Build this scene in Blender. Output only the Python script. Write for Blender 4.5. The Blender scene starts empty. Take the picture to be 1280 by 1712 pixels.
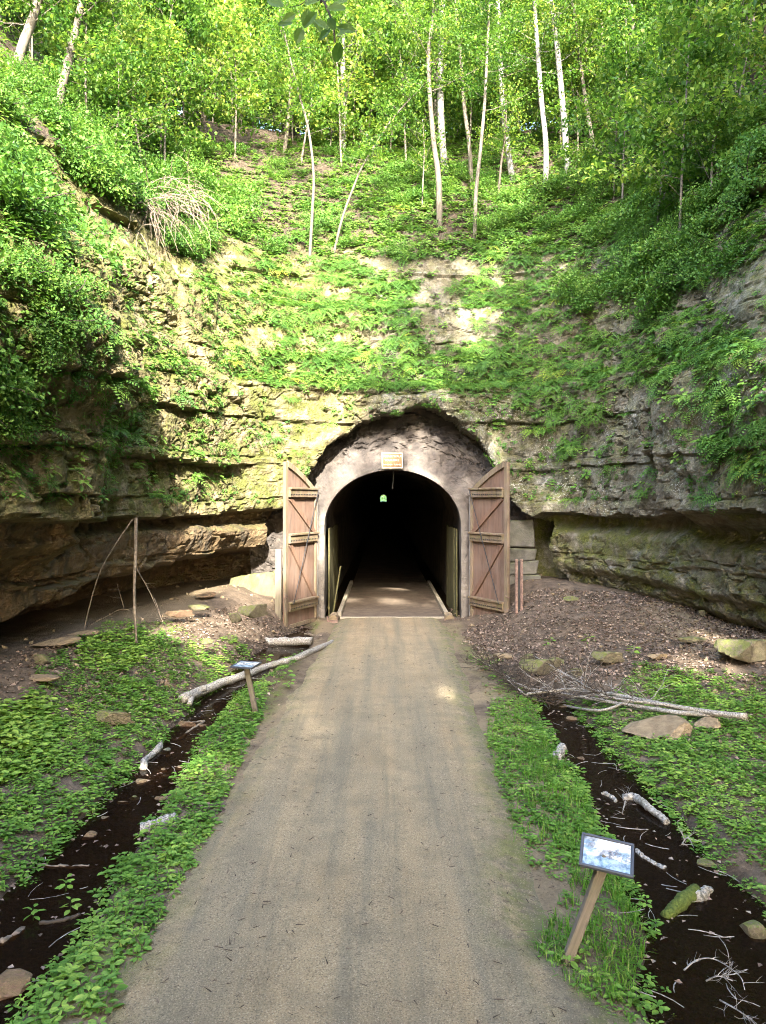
import bpy, math, random
import numpy as np
from mathutils import Vector, Matrix, Euler

# ------------------------------------------------------------------ camera, sky, sun, exposure
F = 1250.0; HZ = 835.0; CAMZ = 4.2           # focal length / horizon row measured on the 1280x1712 photograph, eye height (m)
scn = bpy.context.scene
cam = bpy.data.cameras.new('camera'); cam_o = bpy.data.objects.new('camera', cam)
scn.collection.objects.link(cam_o); scn.camera = cam_o
cam_o.location = (0, 0, CAMZ); cam_o.rotation_euler = (math.radians(90), 0, 0)
cam.sensor_fit = 'VERTICAL'; cam.sensor_height = 36; cam.lens = F / 1712 * 36
cam.shift_y = -(856 - HZ) / 1712; cam.clip_end = 3000; cam.clip_start = 0.05

SUN = Vector((0.10, -1.0, 0.60)).normalized()      # towards the sun
world = bpy.data.worlds.new('World'); scn.world = world; world.use_nodes = True
wn = world.node_tree; wn.nodes.clear()
sky = wn.nodes.new('ShaderNodeTexSky'); sky.sky_type = 'NISHITA'; sky.sun_disc = False
sky.sun_elevation = math.asin(SUN.z); sky.sun_rotation = math.atan2(SUN.x, SUN.y)
sky.air_density = 1.0; sky.dust_density = 3.0; sky.ozone_density = 0.6
bg = wn.nodes.new('ShaderNodeBackground'); bg.inputs['Strength'].default_value = 0.15
wo = wn.nodes.new('ShaderNodeOutputWorld')
wn.links.new(sky.outputs[0], bg.inputs[0]); wn.links.new(bg.outputs[0], wo.inputs[0])
sun = bpy.data.lights.new('sun', 'SUN'); sun.energy = 2.0; sun.angle = math.radians(0.6); sun.color = (1.0, 0.93, 0.80)
sun_o = bpy.data.objects.new('sun', sun); scn.collection.objects.link(sun_o)
sun_o.rotation_euler = SUN.to_track_quat('Z', 'Y').to_euler()
scn.view_settings.view_transform = 'Standard'; scn.view_settings.look = 'None'
scn.view_settings.gamma = 1.0; scn.view_settings.exposure = 4.2
try:
    scn.cycles.use_denoising = True; scn.cycles.denoising_prefilter = 'NONE'; scn.cycles.filter_width = 1.0
    scn.cycles.max_bounces = 7; scn.cycles.diffuse_bounces = 4; scn.cycles.glossy_bounces = 3
    scn.cycles.transmission_bounces = 4; scn.cycles.transparent_max_bounces = 6
    scn.cycles.sample_clamp_indirect = 8
    scn.cycles.caustics_reflective = False; scn.cycles.caustics_refractive = False
except Exception:
    pass

# ------------------------------------------------------------------ helpers
rng = np.random.default_rng(7)
C = scn.collection
def W(px, py, Y): return np.array([(px - 640) / F * Y, Y, CAMZ - (py - HZ) / F * Y])
def G(px, py, z=0.0):
    Y = F * (CAMZ - z) / (py - HZ); return np.array([(px - 640) / F * Y, Y, z])
def sst(a, b, x):
    t = np.clip((x - a) / (b - a), 0, 1); return t * t * (3 - 2 * t)
def h1(*k):
    h = np.zeros(np.broadcast(*k).shape, dtype=np.uint64)
    for i, a in enumerate(k):
        h = (h ^ (np.asarray(a).astype(np.int64).astype(np.uint64) * np.uint64([0x9E3779B97F4A7C15, 0xC2B2AE3D27D4EB4F, 0x165667B19E3779F9, 0x27D4EB2F165667C5][i % 4])))
        h = h ^ (h >> np.uint64(29)); h = h * np.uint64(0xBF58476D1CE4E5B9); h = h ^ (h >> np.uint64(32))
    return (h >> np.uint64(40)).astype(np.float64) / float(1 << 24)
def vnoise(x, y, z, seed=0):
    xi, yi, zi = np.floor(x), np.floor(y), np.floor(z)
    fx, fy, fz = x - xi, y - yi, z - zi
    fx = fx * fx * (3 - 2 * fx); fy = fy * fy * (3 - 2 * fy); fz = fz * fz * (3 - 2 * fz)
    r = 0
    for a in (0, 1):
        for b in (0, 1):
            for c in (0, 1):
                r = r + h1(xi + a, yi + b, zi + c, np.full(xi.shape, seed)) * (fx if a else 1 - fx) * (fy if b else 1 - fy) * (fz if c else 1 - fz)
    return r * 2 - 1
def fbm(x, y, z, oct=4, seed=0, ridged=False):
    x, y, z = np.broadcast_arrays(x, y, z); r = 0; a = 1.0; f = 1.0; tot = 0
    for i in range(oct):
        v = vnoise(x * f + 17.3 * i, y * f + 5.1 * i, z * f - 9.7 * i, seed + i)
        if ridged: v = 1 - 2 * np.abs(v)
        r = r + v * a; tot += a; a *= .5; f *= 2.03
    return r / tot
def inpoly(px, py, poly):
    r = np.zeros(np.shape(px), bool); n = len(poly)
    for i in range(n):
        x0, y0 = poly[i]; x1, y1 = poly[(i + 1) % n]
        if y0 == y1: continue
        c = ((y0 > py) != (y1 > py)) & (px < (x1 - x0) * (py - y0) / (y1 - y0) + x0)
        r ^= c
    return r
def mesh_np(name, V, Fs, attrs=None, smooth=False):
    V = np.ascontiguousarray(V, dtype=np.float32)
    if not isinstance(Fs, (list, tuple)): Fs = [Fs]
    Fs = [np.asarray(f, dtype=np.int32) for f in Fs if len(f)]
    me = bpy.data.meshes.new(name)
    me.vertices.add(len(V)); me.vertices.foreach_set('co', V.ravel())
    loops = np.concatenate([f.ravel() for f in Fs]); me.loops.add(len(loops)); me.loops.foreach_set('vertex_index', loops)
    starts = []; o = 0
    for f in Fs:
        starts.append(np.arange(len(f), dtype=np.int32) * f.shape[1] + o); o += f.size
    starts = np.concatenate(starts); me.polygons.add(len(starts)); me.polygons.foreach_set('loop_start', starts)
    me.update(calc_edges=True)
    me.polygons.foreach_set('use_smooth', np.full(len(starts), bool(smooth)))
    for k, a in (attrs or {}).items():
        at = me.attributes.new(k, 'FLOAT', 'POINT'); at.data.foreach_set('value', np.ascontiguousarray(a, dtype=np.float32).ravel())
    return me
def link(name, me, mat=None, parent=None):
    o = bpy.data.objects.new(name, me); C.objects.link(o)
    if mat is not None and me is not None and len(me.materials) == 0: me.materials.append(mat)
    if parent is not None: o.parent = parent
    return o
def tag(o, label=None, cat=None, group=None, kind=None):
    if label: o['label'] = label
    if cat: o['category'] = cat
    if group: o['group'] = group
    if kind: o['kind'] = kind
    return o
def empty(name, loc=(0, 0, 0), rz=0.0):
    o = bpy.data.objects.new(name, None); C.objects.link(o); o.location = loc; o.rotation_euler = (0, 0, rz); o.empty_display_size = .1
    return o
def copy_tree(o, parent=None):
    c = o.copy(); C.objects.link(c); c.parent = parent
    for ch in list(o.children): copy_tree(ch, c)
    return c
class MB:
    def __init__(s): s.V = []; s.T = []; s.Q = []; s.n = 0; s.A = []
    def add(s, V, T=None, Q=None, var=0.5):
        V = np.asarray(V, float)
        if T is not None and len(T): s.T.append(np.asarray(T) + s.n)
        if Q is not None and len(Q): s.Q.append(np.asarray(Q) + s.n)
        s.V.append(V); s.n += len(V); s.A.append(np.broadcast_to(np.asarray(var, float), (len(V),)))
    def mesh(s, name, smooth=False):
        Fs = []
        if s.T: Fs.append(np.concatenate(s.T))
        if s.Q: Fs.append(np.concatenate(s.Q))
        return mesh_np(name, np.concatenate(s.V), Fs, {'var': np.concatenate(s.A)}, smooth)
    def build(s, name, mat, parent=None, smooth=False): return link(name, s.mesh(name, smooth), mat, parent)
    def tube(s, pts, rad, k=7, cap=True, var=.5, rough=0.0, r=None):
        pts = np.asarray(pts, float); n = len(pts); rad = np.broadcast_to(np.asarray(rad, float), (n,))
        tg = np.gradient(pts, axis=0); tg /= np.linalg.norm(tg, axis=1)[:, None] + 1e-9
        ref = np.array([0.3, 0.2, 1.0]) if abs(tg[:, 2]).mean() < .8 else np.array([1.0, .2, .1])
        a = np.cross(tg, ref); a /= np.linalg.norm(a, axis=1)[:, None] + 1e-9
        b = np.cross(tg, a)
        th = np.linspace(0, 2 * np.pi, k, endpoint=False)
        rr = rad[:, None] * (1 + (rough * (r or rng).uniform(-1, 1, (n, k)) if rough else 0))
        V = pts[:, None] + rr[..., None] * (a[:, None] * np.cos(th)[None, :, None] + b[:, None] * np.sin(th)[None, :, None])
        i = np.arange(n - 1)[:, None] * k; j = np.arange(k)[None]; j2 = (j + 1) % k
        Q = np.stack([i + j, i + j2, i + k + j2, i + k + j], -1).reshape(-1, 4)
        V = V.reshape(-1, 3); T = []
        if cap:
            V = np.concatenate([V, pts[:1], pts[-1:]]); c0 = n * k; c1 = c0 + 1
            T = [(c0, (q + 1) % k, q) for q in range(k)] + [(c1, (n - 1) * k + q, (n - 1) * k + (q + 1) % k) for q in range(k)]
        s.add(V, T, Q, var)
    def box(s, c, size, R=None, var=.5, jit=0.0):
        c = np.asarray(c, float); h = np.asarray(size, float) / 2
        V = np.array([(x, y, z) for z in (-1, 1) for y in (-1, 1) for x in (-1, 1)], float) * h
        if jit: V = V + rng.uniform(-jit, jit, V.shape)
        if R is not None: V = V @ np.asarray(R).T
        s.add(V + c, None, [(0, 2, 3, 1), (4, 5, 7, 6), (0, 1, 5, 4), (2, 6, 7, 3), (0, 4, 6, 2), (1, 3, 7, 5)], var)
def bevel(o, w=.008, seg=1):
    m = o.modifiers.new('bevel', 'BEVEL'); m.width = w; m.segments = seg; m.limit_method = 'ANGLE'; return o
def catmull(P, n):
    P = np.asarray(P, float); P = np.vstack([2 * P[0] - P[1], P, 2 * P[-1] - P[-2]]); out = []
    for t in np.linspace(0, len(P) - 3 - 1e-6, n):
        i = int(t); f = t - i; p0, p1, p2, p3 = P[i:i + 4]
        out.append(.5 * (2 * p1 + (p2 - p0) * f + (2 * p0 - 5 * p1 + 4 * p2 - p3) * f * f + (3 * p1 - p0 - 3 * p2 + p3) * f ** 3))
    return np.array(out)
def frames(d, n):
    """rotation matrices with y along d, z close to n"""
    d = d / (np.linalg.norm(d, axis=1)[:, None] + 1e-9); x = np.cross(d, n); x /= np.linalg.norm(x, axis=1)[:, None] + 1e-9
    z = np.cross(x, d); return np.stack([x, d, z], -1)
def scatter(V, T, pos, R, S, var=None, tv=None):
    """joined copies of a small template"""
    V = np.asarray(V, float); T = np.asarray(T); N = len(pos); S = np.broadcast_to(np.asarray(S, float), (N,))
    P = np.einsum('nij,vj->nvi', R, V) * S[:, None, None] + np.asarray(pos)[:, None]
    FF = (T[None] + (np.arange(N) * len(V))[:, None, None]).reshape(-1, T.shape[1])
    A = np.repeat(rng.random(N) if var is None else var, len(V))
    if tv is not None: A = np.clip(A + np.tile(tv, N), 0, 1)
    return P.reshape(-1, 3), FF, A
def rdirs(n, r=rng):
    v = r.normal(size=(n, 3)); return v / np.linalg.norm(v, axis=1)[:, None]

# ------------------------------------------------------------------ materials
class Mt:
    def __init__(s, name):
        s.m = bpy.data.materials.new(name); s.m.use_nodes = True; s.t = s.m.node_tree; s.b = s.t.nodes['Principled BSDF']
        s.b.inputs['Specular IOR Level'].default_value = .3; s._c = None
    def n(s, t): return s.t.nodes.new(t)
    def l(s, a, b): s.t.links.new(a, b)
    def co(s, scale=(1, 1, 1)):
        if s._c is None: s._c = s.n('ShaderNodeTexCoord')
        o = s._c.outputs['Object']
        if tuple(scale) != (1, 1, 1):
            mp = s.n('ShaderNodeMapping'); s.l(o, mp.inputs[0]); mp.inputs['Scale'].default_value = scale; o = mp.outputs[0]
        return o
    def noise(s, sc, det=4, ro=.55, scale=(1, 1, 1), dist=0):
        q = s.n('ShaderNodeTexNoise'); s.l(s.co(scale), q.inputs['Vector']); q.inputs['Scale'].default_value = sc
        q.inputs['Detail'].default_value = det; q.inputs['Roughness'].default_value = ro; q.inputs['Distortion'].default_value = dist
        return q.outputs[0]
    def vor(s, sc, scale=(1, 1, 1), feat='F1', out='Distance'):
        q = s.n('ShaderNodeTexVoronoi'); q.feature = feat; s.l(s.co(scale), q.inputs['Vector']); q.inputs['Scale'].default_value = sc; return q.outputs[out]
    def ramp(s, f, st):
        q = s.n('ShaderNodeValToRGB'); s.l(f, q.inputs[0]); e = q.color_ramp.elements
        while len(e) < len(st): e.new(.5)
        for i, (p, c) in enumerate(st):
            e[i].position = p; e[i].color = (c, c, c, 1) if not hasattr(c, '__len__') else (*c, 1)
        return q.outputs[0]
    def mix(s, f, a, b, mode='MIX'):
        q = s.n('ShaderNodeMix'); q.data_type = 'RGBA'; q.blend_type = mode
        for v, i in ((f, 0), (a, 6), (b, 7)):
            if hasattr(v, 'node'): s.l(v, q.inputs[i])
            else: q.inputs[i].default_value = v if i == 0 else (*v, 1)
        return q.outputs[2]
    def math(s, op, a, b=0.0, c=None):
        q = s.n('ShaderNodeMath'); q.operation = op
        for i, v in enumerate((a, b, c)):
            if v is None: continue
            if hasattr(v, 'node'): s.l(v, q.inputs[i])
            else: q.inputs[i].default_value = v
        return q.outputs[0]
    def attr(s, k): q = s.n('ShaderNodeAttribute'); q.attribute_name = k; return q.outputs['Fac']
    def orand(s): q = s.n('ShaderNodeObjectInfo'); return q.outputs['Random']
    def bump(s, h, st=.5, d=.02):
        q = s.n('ShaderNodeBump'); q.inputs['Strength'].default_value = st; q.inputs['Distance'].default_value = d; s.l(h, q.inputs['Height']); s.l(q.outputs[0], s.b.inputs['Normal']); return q.outputs[0]
    def col(s, c):
        if hasattr(c, 'node'): s.l(c, s.b.inputs['Base Color'])
        else: s.b.inputs['Base Color'].default_value = (*c, 1)
    def rough(s, v): s.b.inputs['Roughness'].default_value = v; return s
def leaf_mat(name, stops, trans=.4, gloss=.45):
    m = Mt(name); v = m.math('ADD', m.attr('var'), m.math('MULTIPLY', m.math('SUBTRACT', m.orand(), .5), .35))
    c = m.ramp(v, stops); m.col(c); m.rough(gloss); m.b.inputs['Specular IOR Level'].default_value = .18
    tr = m.n('ShaderNodeBsdfTranslucent'); tc = m.mix(1.0, c, (1.35, 1.35, .75), 'MULTIPLY'); m.l(tc, tr.inputs[0])
    mx = m.n('ShaderNodeMixShader'); mx.inputs[0].default_value = trans
    m.l(m.b.outputs[0], mx.inputs[1]); m.l(tr.outputs[0], mx.inputs[2]); m.l(mx.outputs[0], m.t.nodes['Material Output'].inputs[0])
    return m.m
M = {}
M['leaf'] = leaf_mat('tree_leaf', [(0, (.028, .075, .014)), (.4, (.075, .155, .026)), (.75, (.14, .23, .04)), (1, (.24, .29, .06))], .5)
M['leaf_dark'] = leaf_mat('shade_leaf', [(0, (.03, .08, .012)), (.6, (.06, .13, .02)), (1, (.11, .18, .03))], .35)
M['shrub'] = leaf_mat('shrub_leaf', [(0, (.035, .095, .018)), (.5, (.075, .165, .028)), (1, (.15, .24, .045))], .35)
M['fern'] = leaf_mat('fern_leaf', [(0, (.035, .095, .02)), (.5, (.075, .165, .03)), (.85, (.13, .22, .038)), (1, (.23, .27, .04))], .35)
M['herb'] = leaf_mat('herb_leaf', [(0, (.055, .13, .02)), (.5, (.12, .235, .04)), (1, (.24, .35, .07))], .35, .5)
M['grass'] = leaf_mat('grass_blade', [(0, (.04, .12, .012)), (.6, (.08, .20, .02)), (1, (.20, .25, .07))], .35)
M['litter'] = leaf_mat('dead_leaf', [(0, (.04, .028, .02)), (.35, (.12, .084, .064)), (.7, (.21, .158, .125)), (1, (.34, .27, .21))], .1, .75)

def rock_material():
    m = Mt('cliff_rock')
    n1 = m.noise(.9, 6, .62); n2 = m.noise(5, 6, .65); n3 = m.noise(.35, 3); st = m.noise(2.2, 5, .6, (1, 1, .22))
    strat = m.noise(3.0, 4, .6, (.25, .25, 3.2))
    c = m.ramp(n1, [(.3, (.095, .072, .04)), (.5, (.22, .175, .10)), (.66, (.38, .31, .18))])
    c = m.mix(m.ramp(strat, [(.35, .6), (.6, 0.)]), c, (.15, .115, .07))
    gr = m.ramp(n2, [(.35, (.05, .05, .045)), (.52, (.13, .127, .113)), (.68, (.25, .24, .215))])
    c = m.mix(m.math('MULTIPLY', m.attr('grey'), m.ramp(n1, [(.3, .35), (.6, 1.)])), c, gr)
    br = m.ramp(n2, [(.3, (.035, .021, .011)), (.6, (.095, .057, .027)), (.8, (.18, .11, .045))])  # brown rock, darkened so that the left undercut reads as deep shade
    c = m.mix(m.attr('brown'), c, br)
    c = m.mix(m.ramp(st, [(.50, 0.), (.66, .8)]), c, (.045, .039, .03))
    ms = m.ramp(m.noise(14, 5, .7), [(.3, (.038, .045, .011)), (.55, (.085, .092, .02)), (.8, (.165, .155, .036))])
    f = m.math('MULTIPLY', m.attr('moss'), m.ramp(m.noise(2.2, 7, .68), [(.36, 0.), (.56, 1.)]))
    c = m.mix(f, c, ms)
    li = m.math('MULTIPLY', m.attr('lichen'), m.ramp(m.noise(20, 3, .6), [(.58, 0.), (.63, .85)]))
    c = m.mix(li, c, (.50, .51, .47))
    so = m.ramp(m.noise(9, 5, .7), [(.3, (.016, .012, .008)), (.55, (.05, .037, .024)), (.75, (.11, .08, .055))])
    c = m.mix(m.attr('soil'), c, so)
    m.col(c); m.rough(.9)
    hgt = m.math('ADD', m.math('MULTIPLY', n2, .6), m.math('MULTIPLY', m.noise(24, 5, .7), .4))
    m.bump(hgt, 1.0, .12); return m.m
M['rock'] = rock_material()
def simple_rock(name, a, b, mossy=0.0, sc=3):
    m = Mt(name); n = m.noise(sc, 6, .62); c = m.ramp(n, [(.28, a), (.72, b)])
    if mossy:
        geo = m.n('ShaderNodeNewGeometry'); sp = m.n('ShaderNodeSeparateXYZ'); m.l(geo.outputs['Normal'], sp.inputs[0])
        up = m.math('MULTIPLY', m.ramp(sp.outputs[2], [(.0, 0.2), (.6, 1.)]), mossy)
        f = m.math('MULTIPLY', up, m.ramp(m.noise(sc * 1.6, 5, .65), [(.38, 0.), (.55, 1.)]))
        c = m.mix(f, c, m.ramp(m.noise(30, 4), [(.3, (.05, .07, .01)), (.7, (.15, .175, .03))]))
    m.col(c); m.rough(.88); m.bump(m.noise(sc * 5, 6, .7), .8, .03); return m.m
M['stone_tan'] = simple_rock('sandstone', (.10, .075, .045), (.26, .20, .125))
M['stone_moss'] = simple_rock('mossy_stone', (.06, .052, .038), (.17, .14, .10), .8)
M['stone_wet'] = simple_rock('wet_stone', (.07, .05, .035), (.22, .15, .10), .25); 
M['stone_red'] = simple_rock('reddish_stone', (.08, .048, .03), (.19, .12, .08), .2)
M['stone_grey'] = simple_rock('grey_masonry', (.05, .05, .05), (.16, .155, .145), .4, 2)
def concrete():
    m = Mt('portal_concrete'); n = m.noise(1.1, 7, .65); n2 = m.noise(6, 6, .7)
    c = m.ramp(n, [(.28, (.022, .019, .018)), (.46, (.055, .047, .042)), (.58, (.095, .081, .07)), (.74, (.19, .165, .14))])
    c = m.mix(m.ramp(m.noise(2.0, 6, .6, (1, 1, .3)), [(.5, 0.), (.68, .75)]), c, (.065, .058, .055))
    c = m.mix(m.math('MULTIPLY', m.attr('var'), m.ramp(n2, [(.3, .5), (.6, 1.)])), c, (.15, .135, .115))
    m.col(c); m.rough(.9); v = m.vor(.55, (.7, 1, 1.9), 'DISTANCE_TO_EDGE'); 
    h = m.math('ADD', m.math('MULTIPLY', n2, .5), m.math('MULTIPLY', m.ramp(m.math('ADD', v, m.math('MULTIPLY', m.noise(2.5, 5, .7), .35)), [(.03, 0.), (.06, 1.)]), .10))
    m.bump(h, 1.0, .09); return m.m
M['concrete'] = concrete()
def wood(name, a, b, weather=.3, axis='z', moss=0):
    m = Mt(name); sc = {'z': (34, 34, .9), 'x': (.9, 34, 34), 'y': (34, .9, 34)}[axis]
    g = m.noise(1.6, 6, .65, sc, .6); c = m.ramp(g, [(.25, a), (.7, b)])
    c = m.mix(m.math('MULTIPLY', m.orand(), .3), c, tuple(x * .55 for x in a))
    c = m.mix(m.ramp(m.noise(2.5, 5, .6, (1, 1, .5)), [(.45, 0.), (.75, weather)]), c, (.20, .175, .15))
    c = m.mix(m.ramp(m.noise(1.7, 6, .7, (3, 3, .45)), [(.5, 0.), (.72, .75)]), c, tuple(x * .45 for x in a))
    if moss: c = m.mix(m.ramp(m.noise(5, 5, .7), [(.45, 0.), (.7, moss)]), c, (.14, .15, .05))
    m.col(c); m.rough(.82); m.bump(g, .5, .01); return m.m
M['plank'] = wood('cedar_plank', (.105, .066, .048), (.175, .112, .082), .35)
M['frame'] = wood('weathered_frame_wood', (.10, .072, .048), (.24, .18, .125), .5, moss=.35)
M['batten'] = wood('batten_wood', (.08, .055, .036), (.20, .14, .095), .5, 'x', moss=.5)
M['brace'] = wood('brace_wood', (.10, .055, .036), (.21, .125, .085), .3)
M['post'] = wood('grey_post_wood', (.075, .062, .046), (.19, .16, .125), .6, moss=.3)
M['board'] = wood('kerb_board', (.20, .17, .12), (.42, .37, .28), .5, 'y')
M['panel'] = wood('algae_panel', (.04, .036, .014), (.14, .125, .05), .2, moss=.5)
def bark(name, a, b, birch=False):
    m = Mt(name)
    if birch:
        g = m.noise(2.2, 5, .7, (6, 6, 22), .3); c = m.ramp(g, [(.30, (.035, .03, .028)), (.40, (.095, .09, .083)), (.62, (.20, .193, .18))])
        c = m.mix(m.ramp(m.noise(3, 4), [(.55, 0.), (.7, .6)]), c, (.22, .20, .17))
    else:
        g = m.noise(2.0, 6, .7, (9, 9, 1.5)); c = m.ramp(g, [(.3, a), (.7, b)])
    m.col(c); m.rough(.9); m.bump(g, .6, .02); return m.m
M['bark'] = bark('grey_bark', (.05, .043, .033), (.16, .14, .11))
M['bark_pale'] = bark('pale_bark', (.045, .039, .03), (.12, .105, .08))
M['bark_dark'] = bark('dark_bark', (.03, .025, .02), (.10, .08, .06))
M['birch'] = bark('birch_bark', None, None, True)
def birch_log():
    m = Mt('fallen_birch_bark'); g = m.noise(2.4, 5, .7, (14, 14, 14), .6); n2 = m.noise(2.5, 4, .6)
    c = m.ramp(g, [(.36, (.04, .035, .03)), (.5, (.22, .205, .18)), (.72, (.46, .44, .41))])
    c = m.mix(m.ramp(n2, [(.5, 0.), (.7, .65)]), c, (.17, .15, .10)); m.col(c); m.rough(.85); m.bump(g, .6, .015); return m.m
M['birch_log'] = birch_log()
m = Mt('dry_twig'); m.col(m.ramp(m.noise(12, 3), [(.3, (.07, .055, .04)), (.7, (.19, .155, .115))])); m.rough(.9); M['twig'] = m.m
m = Mt('dark_twig'); m.col((.045, .035, .026)); m.rough(.9); M['twig_dark'] = m.m
m = Mt('white_twig'); m.col(m.ramp(m.noise(15, 3), [(.35, (.10, .09, .08)), (.65, (.30, .285, .26))])); m.rough(.8); M['twig_white'] = m.m
m = Mt('moss_cover'); m.col(m.ramp(m.noise(25, 5, .7), [(.3, (.03, .045, .008)), (.7, (.09, .115, .02))])); m.rough(1); m.bump(m.noise(40, 4), .8, .02); M['moss'] = m.m
m = Mt('dark_metal'); m.col((.03, .032, .036)); m.rough(.5); m.b.inputs['Metallic'].default_value = .6; M['metal'] = m.m
m = Mt('rusty_steel'); m.col(m.ramp(m.noise(8, 5, .7), [(.35, (.09, .055, .045)), (.65, (.22, .15, .12))])); m.rough(.75); M['rust'] = m.m
m = Mt('galvanised_steel'); m.col(m.ramp(m.noise(6, 4), [(.3, (.25, .25, .25)), (.7, (.48, .48, .47))])); m.rough(.5); m.b.inputs['Metallic'].default_value = .5; M['zinc'] = m.m
m = Mt('sign_frame_paint'); m.col((.045, .05, .062)); m.rough(.4); M['sframe'] = m.m
m = Mt('plaque_brown'); m.col(m.ramp(m.noise(6, 4), [(.3, (.13, .07, .03)), (.7, (.22, .13, .06))])); m.rough(.6); M['plaque'] = m.m
m = Mt('plaque_cream'); m.col((.68, .62, .44)); m.rough(.6); M['cream'] = m.m
def print_mat(name, seed):
    m = Mt(name)
    tc = m.n('ShaderNodeMapping'); tc.inputs['Location'].default_value = (seed, seed * 2, 0); m.l(m.co(), tc.inputs[0]); m._c2 = tc
    def nz(sc, det, scale=(1, 1, 1)):
        mp = m.n('ShaderNodeMapping'); m.l(tc.outputs[0], mp.inputs[0]); mp.inputs['Scale'].default_value = scale
        q = m.n('ShaderNodeTexNoise'); m.l(mp.outputs[0], q.inputs['Vector']); q.inputs['Scale'].default_value = sc; q.inputs['Detail'].default_value = det; q.inputs['Roughness'].default_value = .65; return q.outputs[0]
    c = m.ramp(nz(7, 6), [(.36, (.07, .09, .11)), (.45, (.30, .31, .32)), (.53, (.66, .66, .66)), (.7, (.80, .80, .79))])
    c = m.mix(m.ramp(nz(5, 4, (1, 2.2, 1)), [(.52, 0.), (.6, .8)]), c, (.16, .27, .36))
    c = m.mix(m.ramp(nz(9, 5, (1, 2, 1)), [(.6, 0.), (.66, .7)]), c, (.25, .19, .16))
    ln = m.n('ShaderNodeTexWave'); ln.bands_direction = 'Y'; m.l(m.co(), ln.inputs[0]); ln.inputs['Scale'].default_value = 22; ln.inputs['Distortion'].default_value = 1.0
    c = m.mix(m.math('MULTIPLY', m.ramp(ln.outputs[1], [(.5, 0.), (.6, .7)]), m.ramp(nz(6, 2), [(.5, 0.), (.56, 1.)])), c, (.10, .10, .12))
    sp = m.n('ShaderNodeSeparateXYZ'); m.l(m.co(), sp.inputs[0])
    band = m.ramp(m.math('ADD', sp.outputs[1], m.math('MULTIPLY', nz(9, 4), .10)), [(.0, .85), (.012, 0.)])
    c = m.mix(band, c, m.ramp(nz(14, 5), [(.4, (.07, .13, .20)), (.6, (.22, .33, .42))]))
    tx = m.math('MULTIPLY', m.math('GREATER_THAN', sp.outputs[0], .02), m.math('MULTIPLY', m.math('GREATER_THAN', sp.outputs[1], -.045), m.math('LESS_THAN', sp.outputs[1], .05)))
    wv = m.n('ShaderNodeTexWave'); wv.bands_direction = 'Y'; m.l(m.co(), wv.inputs[0]); wv.inputs['Scale'].default_value = 26
    c = m.mix(m.math('MULTIPLY', tx, m.math('MULTIPLY', m.ramp(wv.outputs[1], [(.45, 0.), (.55, .8)]), m.ramp(nz(90, 2), [(.42, 0.), (.5, 1.)]))), c, (.05, .05, .06))
    m.col(c); m.rough(.25); return m.m
M['print'] = print_mat('printed_panel', 3.1); M['print_b'] = print_mat('printed_panel_faded', 8.7)
def path_mat():
    m = Mt('limestone_gravel'); n = m.noise(.7, 5, .6); f = m.noise(60, 6, .75); k = m.noise(9, 5, .7)
    c = m.ramp(n, [(.3, (.22, .155, .08)), (.5, (.275, .205, .115)), (.72, (.32, .243, .14))])
    c = m.mix(m.ramp(m.noise(1.0, 4, .6, (1.6, .12, 1)), [(.40, .8), (.60, 0.)]), c, (.18, .15, .098))
    c = m.mix(m.ramp(f, [(.38, .85), (.49, 0.)]), c, (.075, .065, .048))
    c = m.mix(m.ramp(f, [(.53, 0.), (.63, .6)]), c, (.40, .345, .24))
    c = m.mix(m.ramp(m.math('ADD', k, m.math('MULTIPLY', m.attr('edge'), .30)), [(.62, 0.), (.80, .75)]), c, (.10, .08, .055))
    c = m.mix(m.math('MULTIPLY', m.ramp(m.noise(2.3, 5, .7), [(.42, 0.), (.58, .9)]), m.attr('edge')), c, (.11, .125, .028))
    m.col(c); m.rough(.95); c = m.mix(m.ramp(m.noise(2.2, 7, .7), [(.46, 0.), (.66, .5)]), c, (.13, .108, .07)); c = m.mix(m.ramp(m.noise(1.3, 5, .65, (2.6, .10, 1)), [(.50, 0.), (.62, .45)]), c, (.12, .105, .072)); pb = m.vor(38, (1, 1, 1)); c2 = m.mix(m.ramp(pb, [(.10, .5), (.26, 0.)]), c, (.44, .37, .26)); m.col(c2); m.bump(m.math('ADD', f, m.math('MULTIPLY', k, .9)), .9, .022); return m.m
M['path'] = path_mat()
def ground_mat():
    m = Mt('bank_soil'); n = m.noise(3, 6, .7); f = m.noise(22, 6, .75)
    c = m.ramp(n, [(.3, (.035, .026, .017)), (.5, (.085, .062, .042)), (.72, (.16, .12, .085))])
    c = m.mix(m.ramp(f, [(.55, 0.), (.7, .6)]), c, (.24, .19, .14))
    c = m.mix(m.math('MULTIPLY', m.attr('sand'), m.ramp(f, [(.3, .5), (.6, 1.)])), c, (.21, .16, .095))
    c = m.mix(m.math('MULTIPLY', m.attr('mossy'), m.ramp(n, [(.4, 0.), (.6, 1.)])), c, (.09, .11, .02))
    c = m.mix(m.attr('mud'), c, m.ramp(f, [(.35, (.016, .011, .007)), (.65, (.075, .05, .032))]))
    m.col(c); m.rough(.9); m.bump(m.math('ADD', n, f), .8, .04); return m.m
M['ground'] = ground_mat()
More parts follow.
